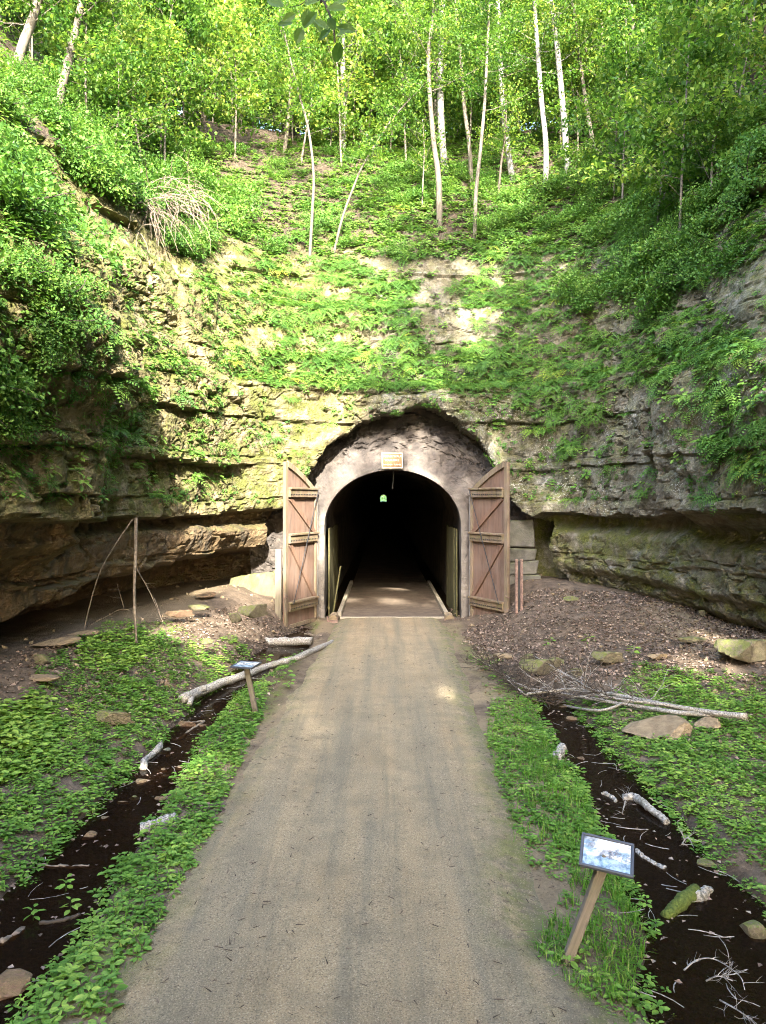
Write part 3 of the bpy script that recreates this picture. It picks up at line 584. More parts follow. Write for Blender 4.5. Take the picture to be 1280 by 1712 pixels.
# ------------------------------------------------------------------ doors
def make_door(mirror, hinge, ang, label):
    d = tag(empty('door', (hinge[0], hinge[1], -.18), ang), label, 'door'); sx = -1 if mirror else 1; w = 2.05
    top = lambda x: 4.62 + 1.02 * (1.38 * (x / w) - .38 * (x / w) ** 2)
    npl = 11; pw = w / npl; inner = -1     # the inside face points to -y in the leaf's own frame
    for i in range(npl):
        x0, x1 = i * pw + .0012, (i + 1) * pw - .0012; t = .045; dy = rng.uniform(-.001, .001)
        V = [(sx * x, y + dy, z) for (x, z) in ((x0, .12), (x1, .12), (x1, top(x1) - .02), (x0, top(x0) - .02)) for y in (-t / 2, t / 2)]
        k = MB(); k.add(V, None, [(0, 2, 4, 6), (1, 7, 5, 3), (0, 1, 3, 2), (2, 3, 5, 4), (4, 5, 7, 6), (6, 7, 1, 0)]); k.build('plank', M['plank'], d)
    f = inner * .055
    k = MB(); k.box((sx * (w - .07), f, top(w) / 2 + .01), (.17, .075, top(w) - .06)); bevel(k.build('free_stile', M['frame'], d))
    k = MB(); k.box((sx * .05, f, 2.35), (.12, .07, 4.5)); bevel(k.build('hinge_stile', M['frame'], d))
    k = MB(); k.box((sx * -.035, f * .4, 2.2), (.045, .10, 4.6)); k.build('edge_flashing', M['zinc' if True else 'metal'], d)
    xs = np.linspace(.0, w - .16, 12); V = []; Qs = []
    for x in xs:
        zt = top(x)
        for (dz, y) in ((.06, f - .045), (-.14, f - .045), (-.14, f + .03), (.06, f + .03)): V.append((sx * x, y, zt + dz))
    for i in range(len(xs) - 1):
        for q in range(4): a = i * 4 + q; b = i * 4 + (q + 1) % 4; Qs.append((a, b, b + 4, a + 4))
    Qs += [(0, 3, 2, 1), (len(V) - 4, len(V) - 3, len(V) - 2, len(V) - 1)]
    k = MB(); k.add(V, None, Qs); k.build('top_rail', M['frame'], d)
    for z in (.80, 3.05, 4.58):
        k = MB(); k.box((sx * (w / 2 - .06), f - .035, z), (w - .22, .13, .26)); b = bevel(k.build('batten', M['batten'], d), .012)
        k = MB(); k.box((sx * (w / 2 - .06), f - .06, z + .165), (w - .20, .19, .07)); bevel(k.build('batten_cap', M['batten'], d), .01)
        k = MB()
        for q in range(17): k.box((sx * (.14 + q * (w - .36) / 16), f - .108, z - .03), (.03, .025, .03))
        k.build('bolts', M['metal'], b)
    def bar(nm, x0, z0, x1, z1, wd, th, mat, y):
        L = math.hypot(x1 - x0, z1 - z0); a = math.atan2(z1 - z0, sx * (x1 - x0)); R = np.array([[math.cos(a), 0, -math.sin(a)], [0, 1, 0], [math.sin(a), 0, math.cos(a)]])
        k = MB(); k.box((sx * (x0 + x1) / 2, y, (z0 + z1) / 2), (L, th, wd), R); return k.build(nm, M[mat], d)
    bar('brace', .12, 3.22, w - .30, 4.42, .16, .06, 'brace', f - .005); bar('brace', .12, .98, w - .30, 2.90, .16, .06, 'brace', f - .006)
    k = MB(); k.tube([(sx * .10, f - .16, 4.75), (sx * (w - .28), f - .16, .92)], .014, 6); k.build('tension_rod', M['metal'], d)
    bar('bottom_rail', .02, .17, w - .02, .17, .12, .07, 'frame', f); bar('bottom_flashing', .01, .02, w - .01, .02, .22, .03, 'metal', f + .02)
    k = MB(); k.tube([(sx * (w - .05), f - .05, 1.25), (sx * (w + .06), f - .12, 1.2), (sx * (w + .10), f - .03, 1.16)], .018, 6); k.build('latch', M['rust'], d)
    return d
HL = (-2.40, 26.36); HR = (3.14, 26.36)
# left leaf: local -x points along the leaf
make_door(True, HL, math.atan2(26.36 - 24.5, -2.40 + 3.26), 'left tunnel door, brown plank leaf dappled by sun, swung open beside grey post')
make_door(False, HR, math.atan2(24.62 - 26.36, 4.12 - 3.14), 'right tunnel door, shaded brown plank leaf swung open against the grey rock')
k = MB(); k.box((0, 0, 1.38), (.21, .16, 2.76)); o = bevel(k.build('timber_post', M['post']), .012); o.location = (-3.44, 24.62, -.2); tag(o, 'weathered square timber post standing at the left door free edge', 'post')
e_ = tag(empty('steel_post', (4.35, 23.95, .02)), 'rusty brown double steel post standing in leaf litter by the right door', 'post')
for dx in (-.075, .085):
    k = MB(); k.box((dx, 0, 1.12), (.085, .12, 2.3)); bevel(k.build('channel', M['rust'], e_), .008)
k = MB(); k.box((0, .03, 1.1), (.10, .03, 2.2)); k.build('web', M['metal'], e_)
for x, lab in ((-1.73, 'short pale pipe end beside the left jamb'), (2.32, 'short pale pipe end beside the right jamb')):
    k = MB(); k.tube([(0, 0, 0), (0, .25, .02), (0, .6, .02)], [.16, .17, .17], 14); o = k.build('pipe_end', M['stone_tan']); o.location = (x, 25.95, .02); tag(o, lab, 'pipe')
    k = MB(); k.box((0, 0, 0), (.34, .10, .22)); k.box((-.17, 0, .13), (.03, .06, .2)); k.box((.17, 0, .13), (.03, .06, .2)); o = k.build('iron_bracket', M['rust']); o.location = (x - .02, 25.82, -.08); tag(o, lab.replace('pale pipe end', 'rusty iron bracket'), 'bracket')

# ------------------------------------------------------------------ signs
def text_part(s, size, loc, mat, parent):
    cu = bpy.data.curves.new('lettering', 'FONT'); cu.body = s; cu.size = size; cu.align_x = 'CENTER'; cu.align_y = 'CENTER'; cu.extrude = .003; cu.resolution_u = 2
    t = bpy.data.objects.new('lettering_source', cu); C.objects.link(t); dg = bpy.context.evaluated_depsgraph_get(); dg.update()
    me = bpy.data.meshes.new_from_object(t.evaluated_get(dg)); bpy.data.objects.remove(t); bpy.data.curves.remove(cu)
    me.materials.clear(); o = link('lettering', me, mat, parent); o.location = loc; o.rotation_euler = (math.radians(90), 0, 0); return o
p0 = W(655.5, 770, 26.42)
sg = tag(empty('plaque', tuple(p0)), 'small brown notice with cream border and lettering above the tunnel arch', 'sign')
k = MB(); k.box((0, 0, 0), (.74, .03, .55)); k.build('board', M['plaque'], sg)
k = MB()
for (cx, cz, w, h) in ((0, .258, .74, .03), (0, -.258, .74, .03), (-.355, 0, .03, .486), (.355, 0, .03, .486)): k.box((cx, -.019, cz), (w, .012, h))
k.build('border', M['cream'], sg)
for s_, x_, z, h_ in (('PLEASE', -.15, .15, .105), ('WALK', .19, .15, .105), ('YOUR', -.13, .01, .105), ('BIKE', .14, .01, .105), ('THROUGH', -.17, -.145, .07), ('TUNNEL', .18, -.145, .07)): text_part(s_, h_, (x_, -.019, z), M['cream'], sg)
k = MB(); k.box((0, .12, 0), (.1, .22, .1)); k.build('mount', M['metal'], sg)
def panel_sign(base, topp, bw, bh, tilt, yaw, roll, label, mat, pw):
    e = tag(empty('panel_sign', tuple(base)), label, 'sign'); v = Vector(topp) - Vector(base)
    k = MB(); L = v.length; k.box((0, 0, L / 2 - .15), (pw, pw * .85, L + .3)); p = bevel(k.build('post', M['post'], e), .01); p.rotation_euler = v.to_track_quat('Z', 'X').to_euler()
    q = v.to_track_quat('Z', 'X'); Rm = Euler((tilt, roll, yaw), 'XYZ'); 
    R3 = (Matrix.Rotation(yaw, 3, 'Z') @ Matrix.Rotation(tilt, 3, 'X') @ Matrix.Rotation(roll, 3, 'Z'))
    def put(o, l): o.rotation_euler = R3.to_euler(); o.location = v + R3 @ Vector(l); return o
    k = MB(); k.box((0, 0, 0), (bw - .01, bh - .01, .012)); put(k.build('backing', M['sframe'], e), (0, 0, .0))
    for (cx, cy, w, h) in ((0, bh / 2 - .012, bw, .026), (0, -bh / 2 + .012, bw, .026), (-bw / 2 + .012, 0, .026, bh - .05), (bw / 2 - .012, 0, .026, bh - .05)):
        k = MB(); k.box((cx, cy, .006), (w, h, .034)); put(bevel(k.build('frame_rail', M['sframe'], e), .004), (0, 0, 0))
    k = MB(); k.box((0, 0, 0), (bw - .06, bh - .06, .006)); put(k.build('printed_panel', M[mat], e), (0, 0, .011))
    k = MB(); k.box((0, 0, 0), (pw * 1.5, .16, .03)); put(k.build('bracket', M['metal'], e), (0, 0, -.022)); return e
b = G(951, 1597, .0); t = W(1014, 1430, b[1] - .02)
panel_sign(b, t, .475, .375, math.radians(24), math.radians(-2), math.radians(-16), 'tilted information panel with dark frame on a leaning post in the grass', 'print', .095)
b = G(428, 1196, .0); t = W(411, 1112, b[1])
panel_sign(b, t, .46, .46, math.radians(2), math.radians(0), math.radians(-14), 'small flat-topped information panel on a post by the left birch log', 'print_b', .10)

# ------------------------------------------------------------------ logs, branches, stones
def gp(px, py, dz=0.0):
    p = G(px, py, .05)
    for _ in range(6): p = G(px, py, max(float(gz(p[0], p[1])), -.17) + dz)
    return p
def log(name, pts, r, mat, label, cat='log', k=12, n=None, rough=.11, group=None, dz=None):
    P = np.array([gp(x, y, (dz if dz is not None else max(np.atleast_1d(r)) * .7)) for x, y in pts]); n = n or max(14, 9 * len(pts)); P = catmull(P, n) if len(P) > 2 else np.linspace(P[0], P[1], n)
    rad = np.interp(np.linspace(0, 1, n), np.linspace(0, 1, len(np.atleast_1d(r))), np.atleast_1d(r)) if len(np.atleast_1d(r)) > 1 else np.full(n, np.atleast_1d(r)[0])
    P = P + np.cumsum(rng.normal(0, .006, P.shape), axis=0)
    m = MB(); m.tube(P, rad, k, True, .5, rough); o = m.build(name, M[mat], None, True); return tag(o, label, cat, group), P
def twigs(m, P, r0, n, L, seed, spread=1.0, up=.3, depth=1, t0=.1):
    r = np.random.default_rng(seed)
    for i in range(n):
        t = r.uniform(t0, 1); j = int(t * (len(P) - 2)); a = P[j]; tg = P[j + 1] - P[j]; tg = tg / (np.linalg.norm(tg) + 1e-9)
        d = tg * .6 + rdirs(1, r)[0] * spread; d[2] = abs(d[2]) * up; d /= np.linalg.norm(d); l = L * r.uniform(.4, 1)
        q = [a]; 
        for s in range(5): d = d + rdirs(1, r)[0] * .22; d /= np.linalg.norm(d); q.append(q[-1] + d * l / 5)
        q = np.array(q); m.tube(q, np.linspace(r0, r0 * .3, 6), 5, False)
        if depth > 0: twigs(m, q, r0 * .6, 2, L * .5, seed * 7 + i, spread, up, depth - 1, .3)
log('birch_log', [(303, 1170), (345, 1152), (400, 1132), (450, 1112), (500, 1098), (530, 1084), (560, 1070)], [.10, .10, .095, .09, .095, .085, .075], 'birch_log', 'long curved pale birch log lying behind the small left information panel')
log('birch_log', [(316, 1178), (322, 1163), (340, 1152)], [.05, .07, .09], 'birch_log', 'short forked birch stub at the left end of the long log')
log('birch_log', [(383, 1067), (430, 1071), (480, 1073), (522, 1072)], [.12, .135, .13, .12], 'birch_log', 'straight white birch log lying across the puddle under the left door')
log('birch_log', [(234, 1387), (262, 1377), (292, 1364)], [.085, .085, .08], 'birch_log', 'short sawn birch piece beside the left ditch among green plants', dz=.05)
log('broken_branch', [(240, 1283), (243, 1268), (258, 1250), (262, 1238)], [.06, .05, .06, .04], 'birch_log', 'broken pale wood chunk standing in the stony left ditch', 'branch')
log('stump', [(278, 1150), (279, 1118)], [.08, .06], 'stone_red', 'small broken reddish stump among plants on the left bank', 'stump', dz=0)
for i, (pp, rr_, lab) in enumerate((([(150, 1447), (105, 1447), (60, 1444)], .02, 'thin pale stick at the edge of the left ditch'), ([(0, 1575), (30, 1552)], .035, 'mossy stick end in the dark left ditch water'), ([(65, 1545), (105, 1538), (130, 1535)], .02, 'dark wet stick floating in the left ditch'), ([(825, 1598), (849, 1603)], .012, 'small pale stick lying alone on the gravel path'),
        ([(340, 1207), (310, 1225), (290, 1231)], .025, 'pale stick across the stones of the left ditch'), ([(300, 1211), (318, 1208), (345, 1207)], .022, 'white peeled stick near the small left sign'), ([(510, 1060), (522, 1062), (540, 1062)], .05, 'short log end under the left door'))):
    log('stick', pp, rr_, 'twig' if i != 2 else 'twig_dark', lab, 'stick', 6, dz=.01)
# fallen birch on the right: one thing with stems and twigs
fb = tag(empty('fallen_birch', (0, 0, 0)), 'fallen white birch branches lying across the right bank over tan rocks', 'fallen tree')
stems = [([(1248, 1198, .30), (1180, 1190, .30), (1100, 1176, .32), (1020, 1160, .36), (960, 1152, .40), (880, 1160, .35)], .055), ([(1215, 1194, .25), (1150, 1193, .22), (1090, 1185, .22), (1010, 1172, .25), (930, 1158, .33), (880, 1150, .42), (845, 1130, .4)], .05), ([(1130, 1180, .35), (1060, 1172, .42), (1015, 1165, .4), (985, 1150, .5), (920, 1112, .45), (895, 1098, .35)], .028), ([(1050, 1172, .3), (1000, 1188, .22), (930, 1177, .2), (895, 1170, .2), (870, 1155, .3), (830, 1120, .35), (808, 1108, .3)], .03)]
for i, (pp, r0) in enumerate(stems):
    P = np.array([gp(x, y, 0) + np.array([0, 0, 0]) for x, y, h in pp]); P = np.array([G(x, y, float(gz(*P[q][:2])) + h * .5) for q, (x, y, h) in enumerate(pp)]); P = catmull(P, 26)
    m = MB(); m.tube(P, np.linspace(r0, r0 * .45, 26), 8, True, .5, .05); m.build('stem', M['birch_log'], fb, True)
    m = MB(); twigs(m, P, .010, 26, 1.0, 900 + i, 1.0, .5, 1, .45); m.build('twigs', M['twig_white' if i < 1 else 'twig_dark'], fb)
br = tag(empty('brush_pile', (0, 0, 0)), 'tangle of dark dead twigs at the foot of the leaf slope beside the path', 'brush')
m = MB(); P = np.array([gp(x, y, .12) for x, y in ((800, 1100), (830, 1120), (860, 1140), (900, 1165), (950, 1190))]); twigs(m, catmull(P, 20), .012, 70, 1.1, 77, 1.3, .6, 1); m.build('twigs', M['twig_dark'], br)
log('broken_branch', [(1040, 1334), (1062, 1338), (1090, 1360), (1119, 1380)], [.05, .055, .05, .045], 'birch_log', 'thick grey broken branch lying in the right ditch water', 'branch', dz=.02)
log('broken_branch', [(1008, 1325), (1020, 1330), (1030, 1338)], [.03, .035, .02], 'birch_log', 'short grey wood scrap left of the broken branch in the right ditch', 'branch', dz=.02)
log('broken_branch', [(1065, 1422), (1090, 1440), (1119, 1452)], [.03, .03, .045], 'birch_log', 'pale rotten stick right of the tilted information panel', 'branch', dz=.01)
log('mossy_log', [(1112, 1532), (1140, 1515), (1172, 1494)], [.05, .075, .07], 'moss', 'bright green moss-covered log lying in the right ditch', 'log', dz=.02)
log('broken_branch', [(1165, 1500), (1180, 1492), (1190, 1486)], [.06, .05, .03], 'birch_log', 'splintered pale stub beside the mossy log', 'branch', dz=.05)
log('birch_log', [(930, 1268), (934, 1260), (941, 1252)], [.09, .085, .08], 'birch_log', 'cut birch end lying by the narrow upper right ditch', dz=.04)
for i, (pp, lab) in enumerate(((((1143, 1622), (1165, 1605), (1195, 1604), (1235, 1630), (1245, 1655)), 'arched white dead branch in the water at the lower right'), (((1203, 1672), (1235, 1690), (1262, 1712), (1275, 1735)), 'white forked twig in the right ditch at the picture bottom'), (((1180, 1640), (1200, 1632), (1225, 1640)), 'small tangled twig with a dead leaf in the lower right water'), (((1040, 1360), (1045, 1340), (1052, 1320)), 'thin upright twig beside the broken branch in the right ditch'), (((1140, 1410), (1150, 1400), (1160, 1418)), 'little twig near the right bank of the dark ditch'))):
    P = catmull(np.array([gp(x, y, .05 + .04 * (q % 2)) for q, (x, y) in enumerate(pp)]), 18); m = MB(); m.tube(P, np.linspace(.008, .003, 18), 6); twigs(m, P, .003, 8, .26, 300 + i, 1.0, .6, 1); tag(m.build('dead_branch', M['twig_white']), lab, 'branch')
# dead branches leaning out of the left undercut
for i, (pp, r0, lab) in enumerate((([(227, 866), (226, 930), (224, 1000), (228, 1075)], .045, 'upright grey dead pole hanging before the left rock undercut'), ([(222, 868), (196, 905), (165, 960), (143, 1040), (140, 1062)], .02, 'bent pale dead branch left of the hanging pole'), ([(140, 1050), (175, 1032), (207, 1018), (240, 1035)], .014, 'thin forked dead branch low before the left cave'), ([(207, 1016), (195, 975)], .012, 'short upright dead twig before the left cave'), ([(228, 950), (250, 990), (272, 1040)], .014, 'slanting dead twig right of the hanging pole'), ([(258, 1000), (268, 1030), (262, 1036)], .010, 'curved dead twig near the yellow leaves of the left cave'), ([(262, 1050), (310, 1080), (355, 1105)], .018, 'dark thin branch sloping down over the left bank'))):
    Y = 18.6 + .4 * i * (i < 6) + (0 if i < 6 else 1.0); P = catmull(np.array([W(x, y, Y - .25 * q) for q, (x, y) in enumerate(pp)]), 16)
    m = MB(); m.tube(P, np.linspace(r0, r0 * .6, 16), 7, True, .5, .06); twigs(m, P, .006, 3 if i else 0, .5, 500 + i, 1, .6, 0); tag(m.build('dead_branch', M['twig' if i not in (6,) else 'twig_dark']), lab, 'branch')
# dry hanging roots on the left
rt = tag(empty('root_tangle', (0, 0, 0)), 'tangle of bare pale roots hanging over the upper left cliff', 'roots')
m = MB(); r = np.random.default_rng(5)
for i in range(130):
    x0, y0 = r.uniform(218, 325), r.uniform(325, 372); p, n_ = surf(x0, y0); a = p + n_ * .55
    d = n_ * .5 + rdirs(1, r)[0] * .9; d[2] -= .15; q = [a]; l = r.uniform(.8, 2.2)
    for s in range(9): d = d / np.linalg.norm(d); q.append(q[-1] + d * l / 9); d = d + rdirs(1, r)[0] * .22 + np.array([0, 0, -.20])
    m.tube(np.array(q), np.linspace(.016, .005, 10), 5, False)
m.build('roots', M['twig'], rt)

rk = [(1118, 1222, 1.0, 'stone_tan', 'large flat tan sandstone slab under the fallen white birch', 3, .1, (1.3, .9, .8), .2), (1186, 1216, .50, 'stone_tan', 'smaller tan slab right of the big one under the fallen birch', 3, .7, (1.2, .8, .7), .6),
      (840, 1102, .75, 'stone_tan', 'flat tan stone at the foot of the leaf slope by the path', 1, .2, (1.2, .7, .45), .5), (905, 1128, .8, 'stone_moss', 'largest mossy boulder beside the dead twig tangle', 0, .4, (1.1, .9, .8), .5), (885, 1108, .5, 'stone_moss', 'mossy stone just behind the largest mossy boulder', 2, 1., (1, .9, .8), .5), (926, 1112, .5, 'stone_moss', 'rounded mossy stone right of the largest mossy boulder', 4, .2, (1, .8, .8), .5), (1016, 1112, .58, 'stone_moss', 'squarish mossy stone standing in the brown leaf slope', 0, .1, (1.1, .8, .75), .8), (966, 1132, .42, 'stone_moss', 'small dark mossy stone above the fallen birch stems', 2, .5, (1.1, .8, .8), .6),
      (952, 1006, .42, 'stone_moss', 'dark green mossy lump at the top of the leaf slope', 4, .3, (1.2, .8, .7), .6), (1175, 1030, .3, 'stone_moss', 'small mossy stone near the right cliff foot', 2, .3, (1, .8, .9), .6), (1155, 1075, .8, 'stone_moss', 'long low moss-covered stone on the right talus', 1, .3, (1.6, .5, .4), .5), (1250, 1105, 1.0, 'stone_moss', 'big mossy rock at the right picture edge under the cliff', 0, .2, (1.1, .9, .8), .5), (1265, 1570, .30, 'stone_moss', 'small bright mossy stone by the right ditch at the picture edge', 2, .3, (1, 1, .9), .6), (1255, 1000, .9, 'stone_moss', 'mossy block fallen below the right overhang', 2, .5, (1, .9, 1.1), .5), (1215, 1095, .5, 'stone_tan', 'tan rock fragment among leaves on the right talus', 3, .8, (1.2, .8, .6), .5), (1100, 1102, .35, 'stone_tan', 'small tan rock above the right plants', 0, .4, (1.2, .8, .6), .5), (1180, 1450, .32, 'stone_moss', 'mossy flat stone at the right ditch edge below the plants', 1, .4, (1.3, .9, .5), .5),
      (395, 1042, .42, 'stone_moss', 'left mossy stone of the pair on the left leaf bank', 2, .3, (1, .8, .9), .7), (424, 1036, .62, 'stone_moss', 'larger mossy stone of the pair on the left leaf bank', 0, .9, (1.1, .8, .9), .7), (345, 1078, .34, 'stone_moss', 'dark mossy stone below the pair on the left bank', 4, .3, (1, .9, .9), .6), (330, 1022, .7, 'stone_moss', 'mossy slab at the cave foot on the left', 1, .2, (1.4, .7, .6), .5), (300, 1032, .55, 'stone_red', 'orange-brown stone at the mouth of the left cave', 0, .6, (1.2, .8, .6), .5), (350, 1000, .6, 'stone_red', 'rusty sandstone fragment beneath the left overhang', 3, .2, (1.3, .8, .7), .5),
      (110, 1082, .75, 'stone_tan', 'broken tan slab leaning at the left cave floor', 3, .6, (1.6, .6, .5), .8), (80, 1140, .65, 'stone_tan', 'long pale slab lying on the left bank', 3, -.5, (1.6, .5, .4), .6), (150, 1065, .55, 'stone_tan', 'pale slab above the plants by the left cave', 3, .4, (1.5, .6, .5), .8), (70, 1110, .4, 'stone_moss', 'small mossy stone between the pale slabs on the left', 2, .1, (1, .8, .8), .6), (190, 1212, .55, 'stone_moss', 'mossy stone half hidden by the left bank plants', 0, .1, (1.2, .8, .7), .6)]
for px, py, sz, mt, lab, v, rz, asp, sk in rk: rock(px, py, sz, mt, lab, v, rz, asp, sink=sk)
ds = [(313, 1217, .30, 'stone_red', 'largest oval brown stone in the upper left ditch'), (338, 1217, .22, 'stone_red', 'brown stone right of the oval stone in the upper left ditch'), (279, 1257, .17, 'stone_grey', 'smooth blue-grey stone in the left ditch'), (268, 1262, .14, 'stone_moss', 'olive stone left of the blue-grey one'), (273, 1290, .16, 'stone_red', 'small orange stone in the left ditch'), (317, 1306, .15, 'stone_red', 'pinkish stone at the plants on the left ditch edge'), (235, 1312, .26, 'stone_wet', 'wet brown slab under the left ditch water'), (213, 1312, .12, 'stone_moss', 'little mossy stone at the left ditch bank'), (268, 1340, .23, 'stone_red', 'bright tan wedge-shaped stone in the left ditch'), (225, 1336, .15, 'stone_moss', 'yellow-green stone in mid left ditch'), (205, 1345, .12, 'stone_wet', 'small pale pebble in mid left ditch'), (175, 1372, .17, 'stone_wet', 'flat wet stone in the dark left ditch'), (150, 1401, .20, 'stone_red', 'pink-brown jagged stone in the dark left ditch'), (274, 1300, .14, 'stone_tan', 'flat tan stone in the left ditch'), (300, 1286, .17, 'stone_tan', 'cream stone by the plants of the left ditch'), (293, 1305, .13, 'stone_wet', 'small wet stone beside the pinkish one'), (281, 1266, .13, 'stone_tan', 'pale round stone below the blue-grey one'), (12, 1660, .42, 'stone_red', 'large reddish stone at the lower left picture edge'), (942, 1185, .22, 'stone_red', 'brown stone in the leaf-choked upper right ditch'), (955, 1205, .26, 'stone_red', 'flat reddish stone in the upper right ditch'), (915, 1222, .2, 'stone_moss', 'mossy stone in the upper right ditch'), (971, 1272, .2, 'stone_red', 'pinkish flat stone in the narrow right ditch'), (1010, 1280, .12, 'stone_moss', 'olive pebble in the narrow right ditch'), (1071, 1392, .10, 'stone_tan', 'small pale pebble above the tilted panel in the ditch')]
for i, (px, py, sz, mt, lab) in enumerate(ds): rock(px, py, sz, mt, lab, i % 5, i * 1.3, (1.2, .85, .7), name='stone', sink=.5)
me = RM[0].copy(); me.materials.append(M['stone_moss']); o = link('rock', me); o.location = (-4.25, 26.3, .55); o.scale = (1.05, .75, 1.55); o.rotation_euler = (0, 0, .4); tag(o, 'smooth tan rock shoulder beside the left door post', 'rock')

LAND = [('the tunnel arch crown', 656, 760), ('the left tunnel door', 500, 860), ('the right tunnel door', 820, 860), ('the hanging root tangle', 270, 370), ('the stout grey tree', 735, 300), ('the slender straight tree', 797, 310), ('the thin curved sapling', 520, 350), ('the right-leaning thin sapling', 600, 310), ('the pair of white birches', 930, 190), ('the tall pale birch left of centre', 574, 130), ('the pale trunk at upper left', 110, 120), ('the lip of the left cave', 230, 860), ('the bare sunlit rock on the left', 400, 560), ('the bare grey rock over the arch', 740, 560), ('the left rock buttress', 150, 650), ('the notch in the right cliff', 1000, 730), ('the rock outcrop at the right edge', 1220, 440), ('the bent sapling at upper right', 1140, 190), ('the lip of the right overhang', 1080, 860), ('the upper left picture corner', 0, 0), ('the upper right picture corner', 1280, 0), ('the left picture edge', 0, 480), ('the right picture edge', 1280, 650), ('the middle of the top picture edge', 640, 0), ('the slope rim in the centre', 680, 250), ('the right slope shrubs', 1030, 400), ('the left slope ledges', 410, 390)]
DIRS = ['right of', 'above and right of', 'above', 'above and left of', 'left of', 'below and left of', 'below', 'below and right of']
_used = {}
def auto_label(what, x, y, z, size, cuts=(.35, .7)):
    px = 640 + F * x / max(y, 1); py = HZ - F * (z - CAMZ) / max(y, 1); sw = 'small' if size < cuts[0] else ('large' if size > cuts[1] else 'mid-sized')
    cand = sorted(LAND, key=lambda l: math.hypot(l[1] - px, l[2] - py))[:14]; first = None
    for nm, lx, ly in cand:
        a = math.atan2(-(py - ly), px - lx); d = DIRS[int(round(a / (math.pi / 4))) % 8]; far = 'close ' if math.hypot(px - lx, py - ly) < 60 else ''
        lab = f'{sw} {what} {far}{d} {nm}'; first = first or lab
        if lab not in _used: _used[lab] = 1; return lab
    return first
# ------------------------------------------------------------------ foliage templates
LV = np.array([(0, 0, 0), (-.30, .42, .07), (0, 1, -.05), (.30, .42, .07), (0, .45, 0)]); LT = np.array([(0, 4, 1), (4, 2, 1), (0, 3, 4), (4, 3, 2)])
L2V = np.array([(0, 0, 0), (-.33, .45, .08), (0, 1, -.04), (.33, .45, .08)]); L2T = np.array([(0, 2, 1), (0, 3, 2)])
def oval():
    a = [(0, 0, 0), (-.22, .22, .05), (-.30, .55, .06), (-.16, .88, .02), (0, 1, -.03), (.16, .88, .02), (.30, .55, .06), (.22, .22, .05), (0, .5, -.02)]
    return np.array(a), np.array([(8, (i + 1) % 8, i) for i in range(8)])
OV, OT = oval()
O6 = np.array([(0, 0, 0), (-.25, .33, .06), (-.23, .7, .04), (0, 1, -.06), (.23, .7, .04), (.25, .33, .06)]); O6T = np.array([(0, 5, 4), (0, 4, 3), (0, 3, 2), (0, 2, 1)])
def leaves(pos, size, r, up=.6, t=(L2V, L2T), out=None, var=None):
    n = len(pos); d = rdirs(n, r); d[:, 2] -= .25
    if out is not None: d = d * .7 + out
    nn = rdirs(n, r) * (1 - up) + np.array([0, 0, up]); return scatter(t[0], t[1], pos, frames(d, nn), size, var)
def make_tree_meshes(path, r0, r1, seed, nleaf, crown0=.4, spread=3.0, lsize=.13, limbs=16, flat=.45, leafcut=None, droop=0.0):
    """trunk+limbs mesh and leaf mesh for a trunk path in local coordinates"""
    r = np.random.default_rng(seed); n = len(path); H = path[-1][2] - path[0][2]
    m = MB(); rad = np.linspace(r0, r1, n); rad[0] *= 1.25; m.tube(path, rad, 9, True, .5, .05, r)
    tips = []; lm = MB(); any_ = False
    for i in range(limbs):
        t = crown0 + (1 - crown0) * (i + r.uniform(0, 1)) / limbs; j = min(int(t * (n - 1)), n - 2); a = path[j] + (path[j + 1] - path[j]) * (t * (n - 1) - j)
        az = i * 2.4 + r.uniform(-.5, .5); l = spread * (1.05 - .65 * (t - crown0) / (1 - crown0 + 1e-6)) * r.uniform(.6, 1.1); el = r.uniform(.1, .7) + .5 * (t - crown0)
        d = np.array([math.cos(az) * math.cos(el), math.sin(az) * math.cos(el), math.sin(el)]); q = [a]
        for s in range(6): d = d + rdirs(1, r)[0] * .16 + np.array([0, 0, .03 - droop]); d /= np.linalg.norm(d); q.append(q[-1] + d * l / 6)
        q = np.array(q); rb = max(r0 * .28 * (1.1 - t), .012); lm.tube(q, np.linspace(rb, rb * .25, 7), 5, False); any_ = True
        for s in (2, 3, 4, 5, 6):
            tips.append((q[s], l * .16))
            for _ in range(2):
                dd = rdirs(1, r)[0] * np.array([1, 1, .4]); e = q[s] + dd * l * r.uniform(.15, .38); tips.append((e, l * .17))
                lm.tube(np.array([q[s], (q[s] + e) / 2 + rdirs(1, r)[0] * .05, e]), np.array([rb * .35, rb * .25, rb * .12]), 3, False)
    tc = np.array([x[0] for x in tips]); ts = np.array([max(x[1], .35) for x in tips]); wt_ = r.gamma(.55, size=len(tc)); pick = r.choice(len(tc), nleaf, p=wt_ / wt_.sum())
    p = tc[pick] + r.normal(size=(nleaf, 3)) * (ts[pick][:, None] * np.array([.75, .75, flat]))
    if leafcut is not None: p = p[leafcut(p)]
    clump = r.random(len(tc)); var = np.clip(.08 + .75 * clump[pick][:len(p)] + r.normal(0, .16, len(p)), 0, 1)
    V, T, A = leaves(p, lsize * r.uniform(.5, 1.4, len(p)), r, .62, var=var)
    return m.mesh('trunk', True), lm.mesh('limbs'), mesh_np('crown', V, T, {'var': A})
def plant_tree(name, base, meshes, bark_, leaf_, label, group=None, rz=0., sc=1., cat='tree'):
    e = tag(empty(name, tuple(base), rz), label, cat, group); e.scale = (sc, sc, sc)
    t = link('trunk', meshes[0], bark_, e); link('limbs', meshes[1], bark_, t); link('crown', meshes[2], leaf_, e); return e
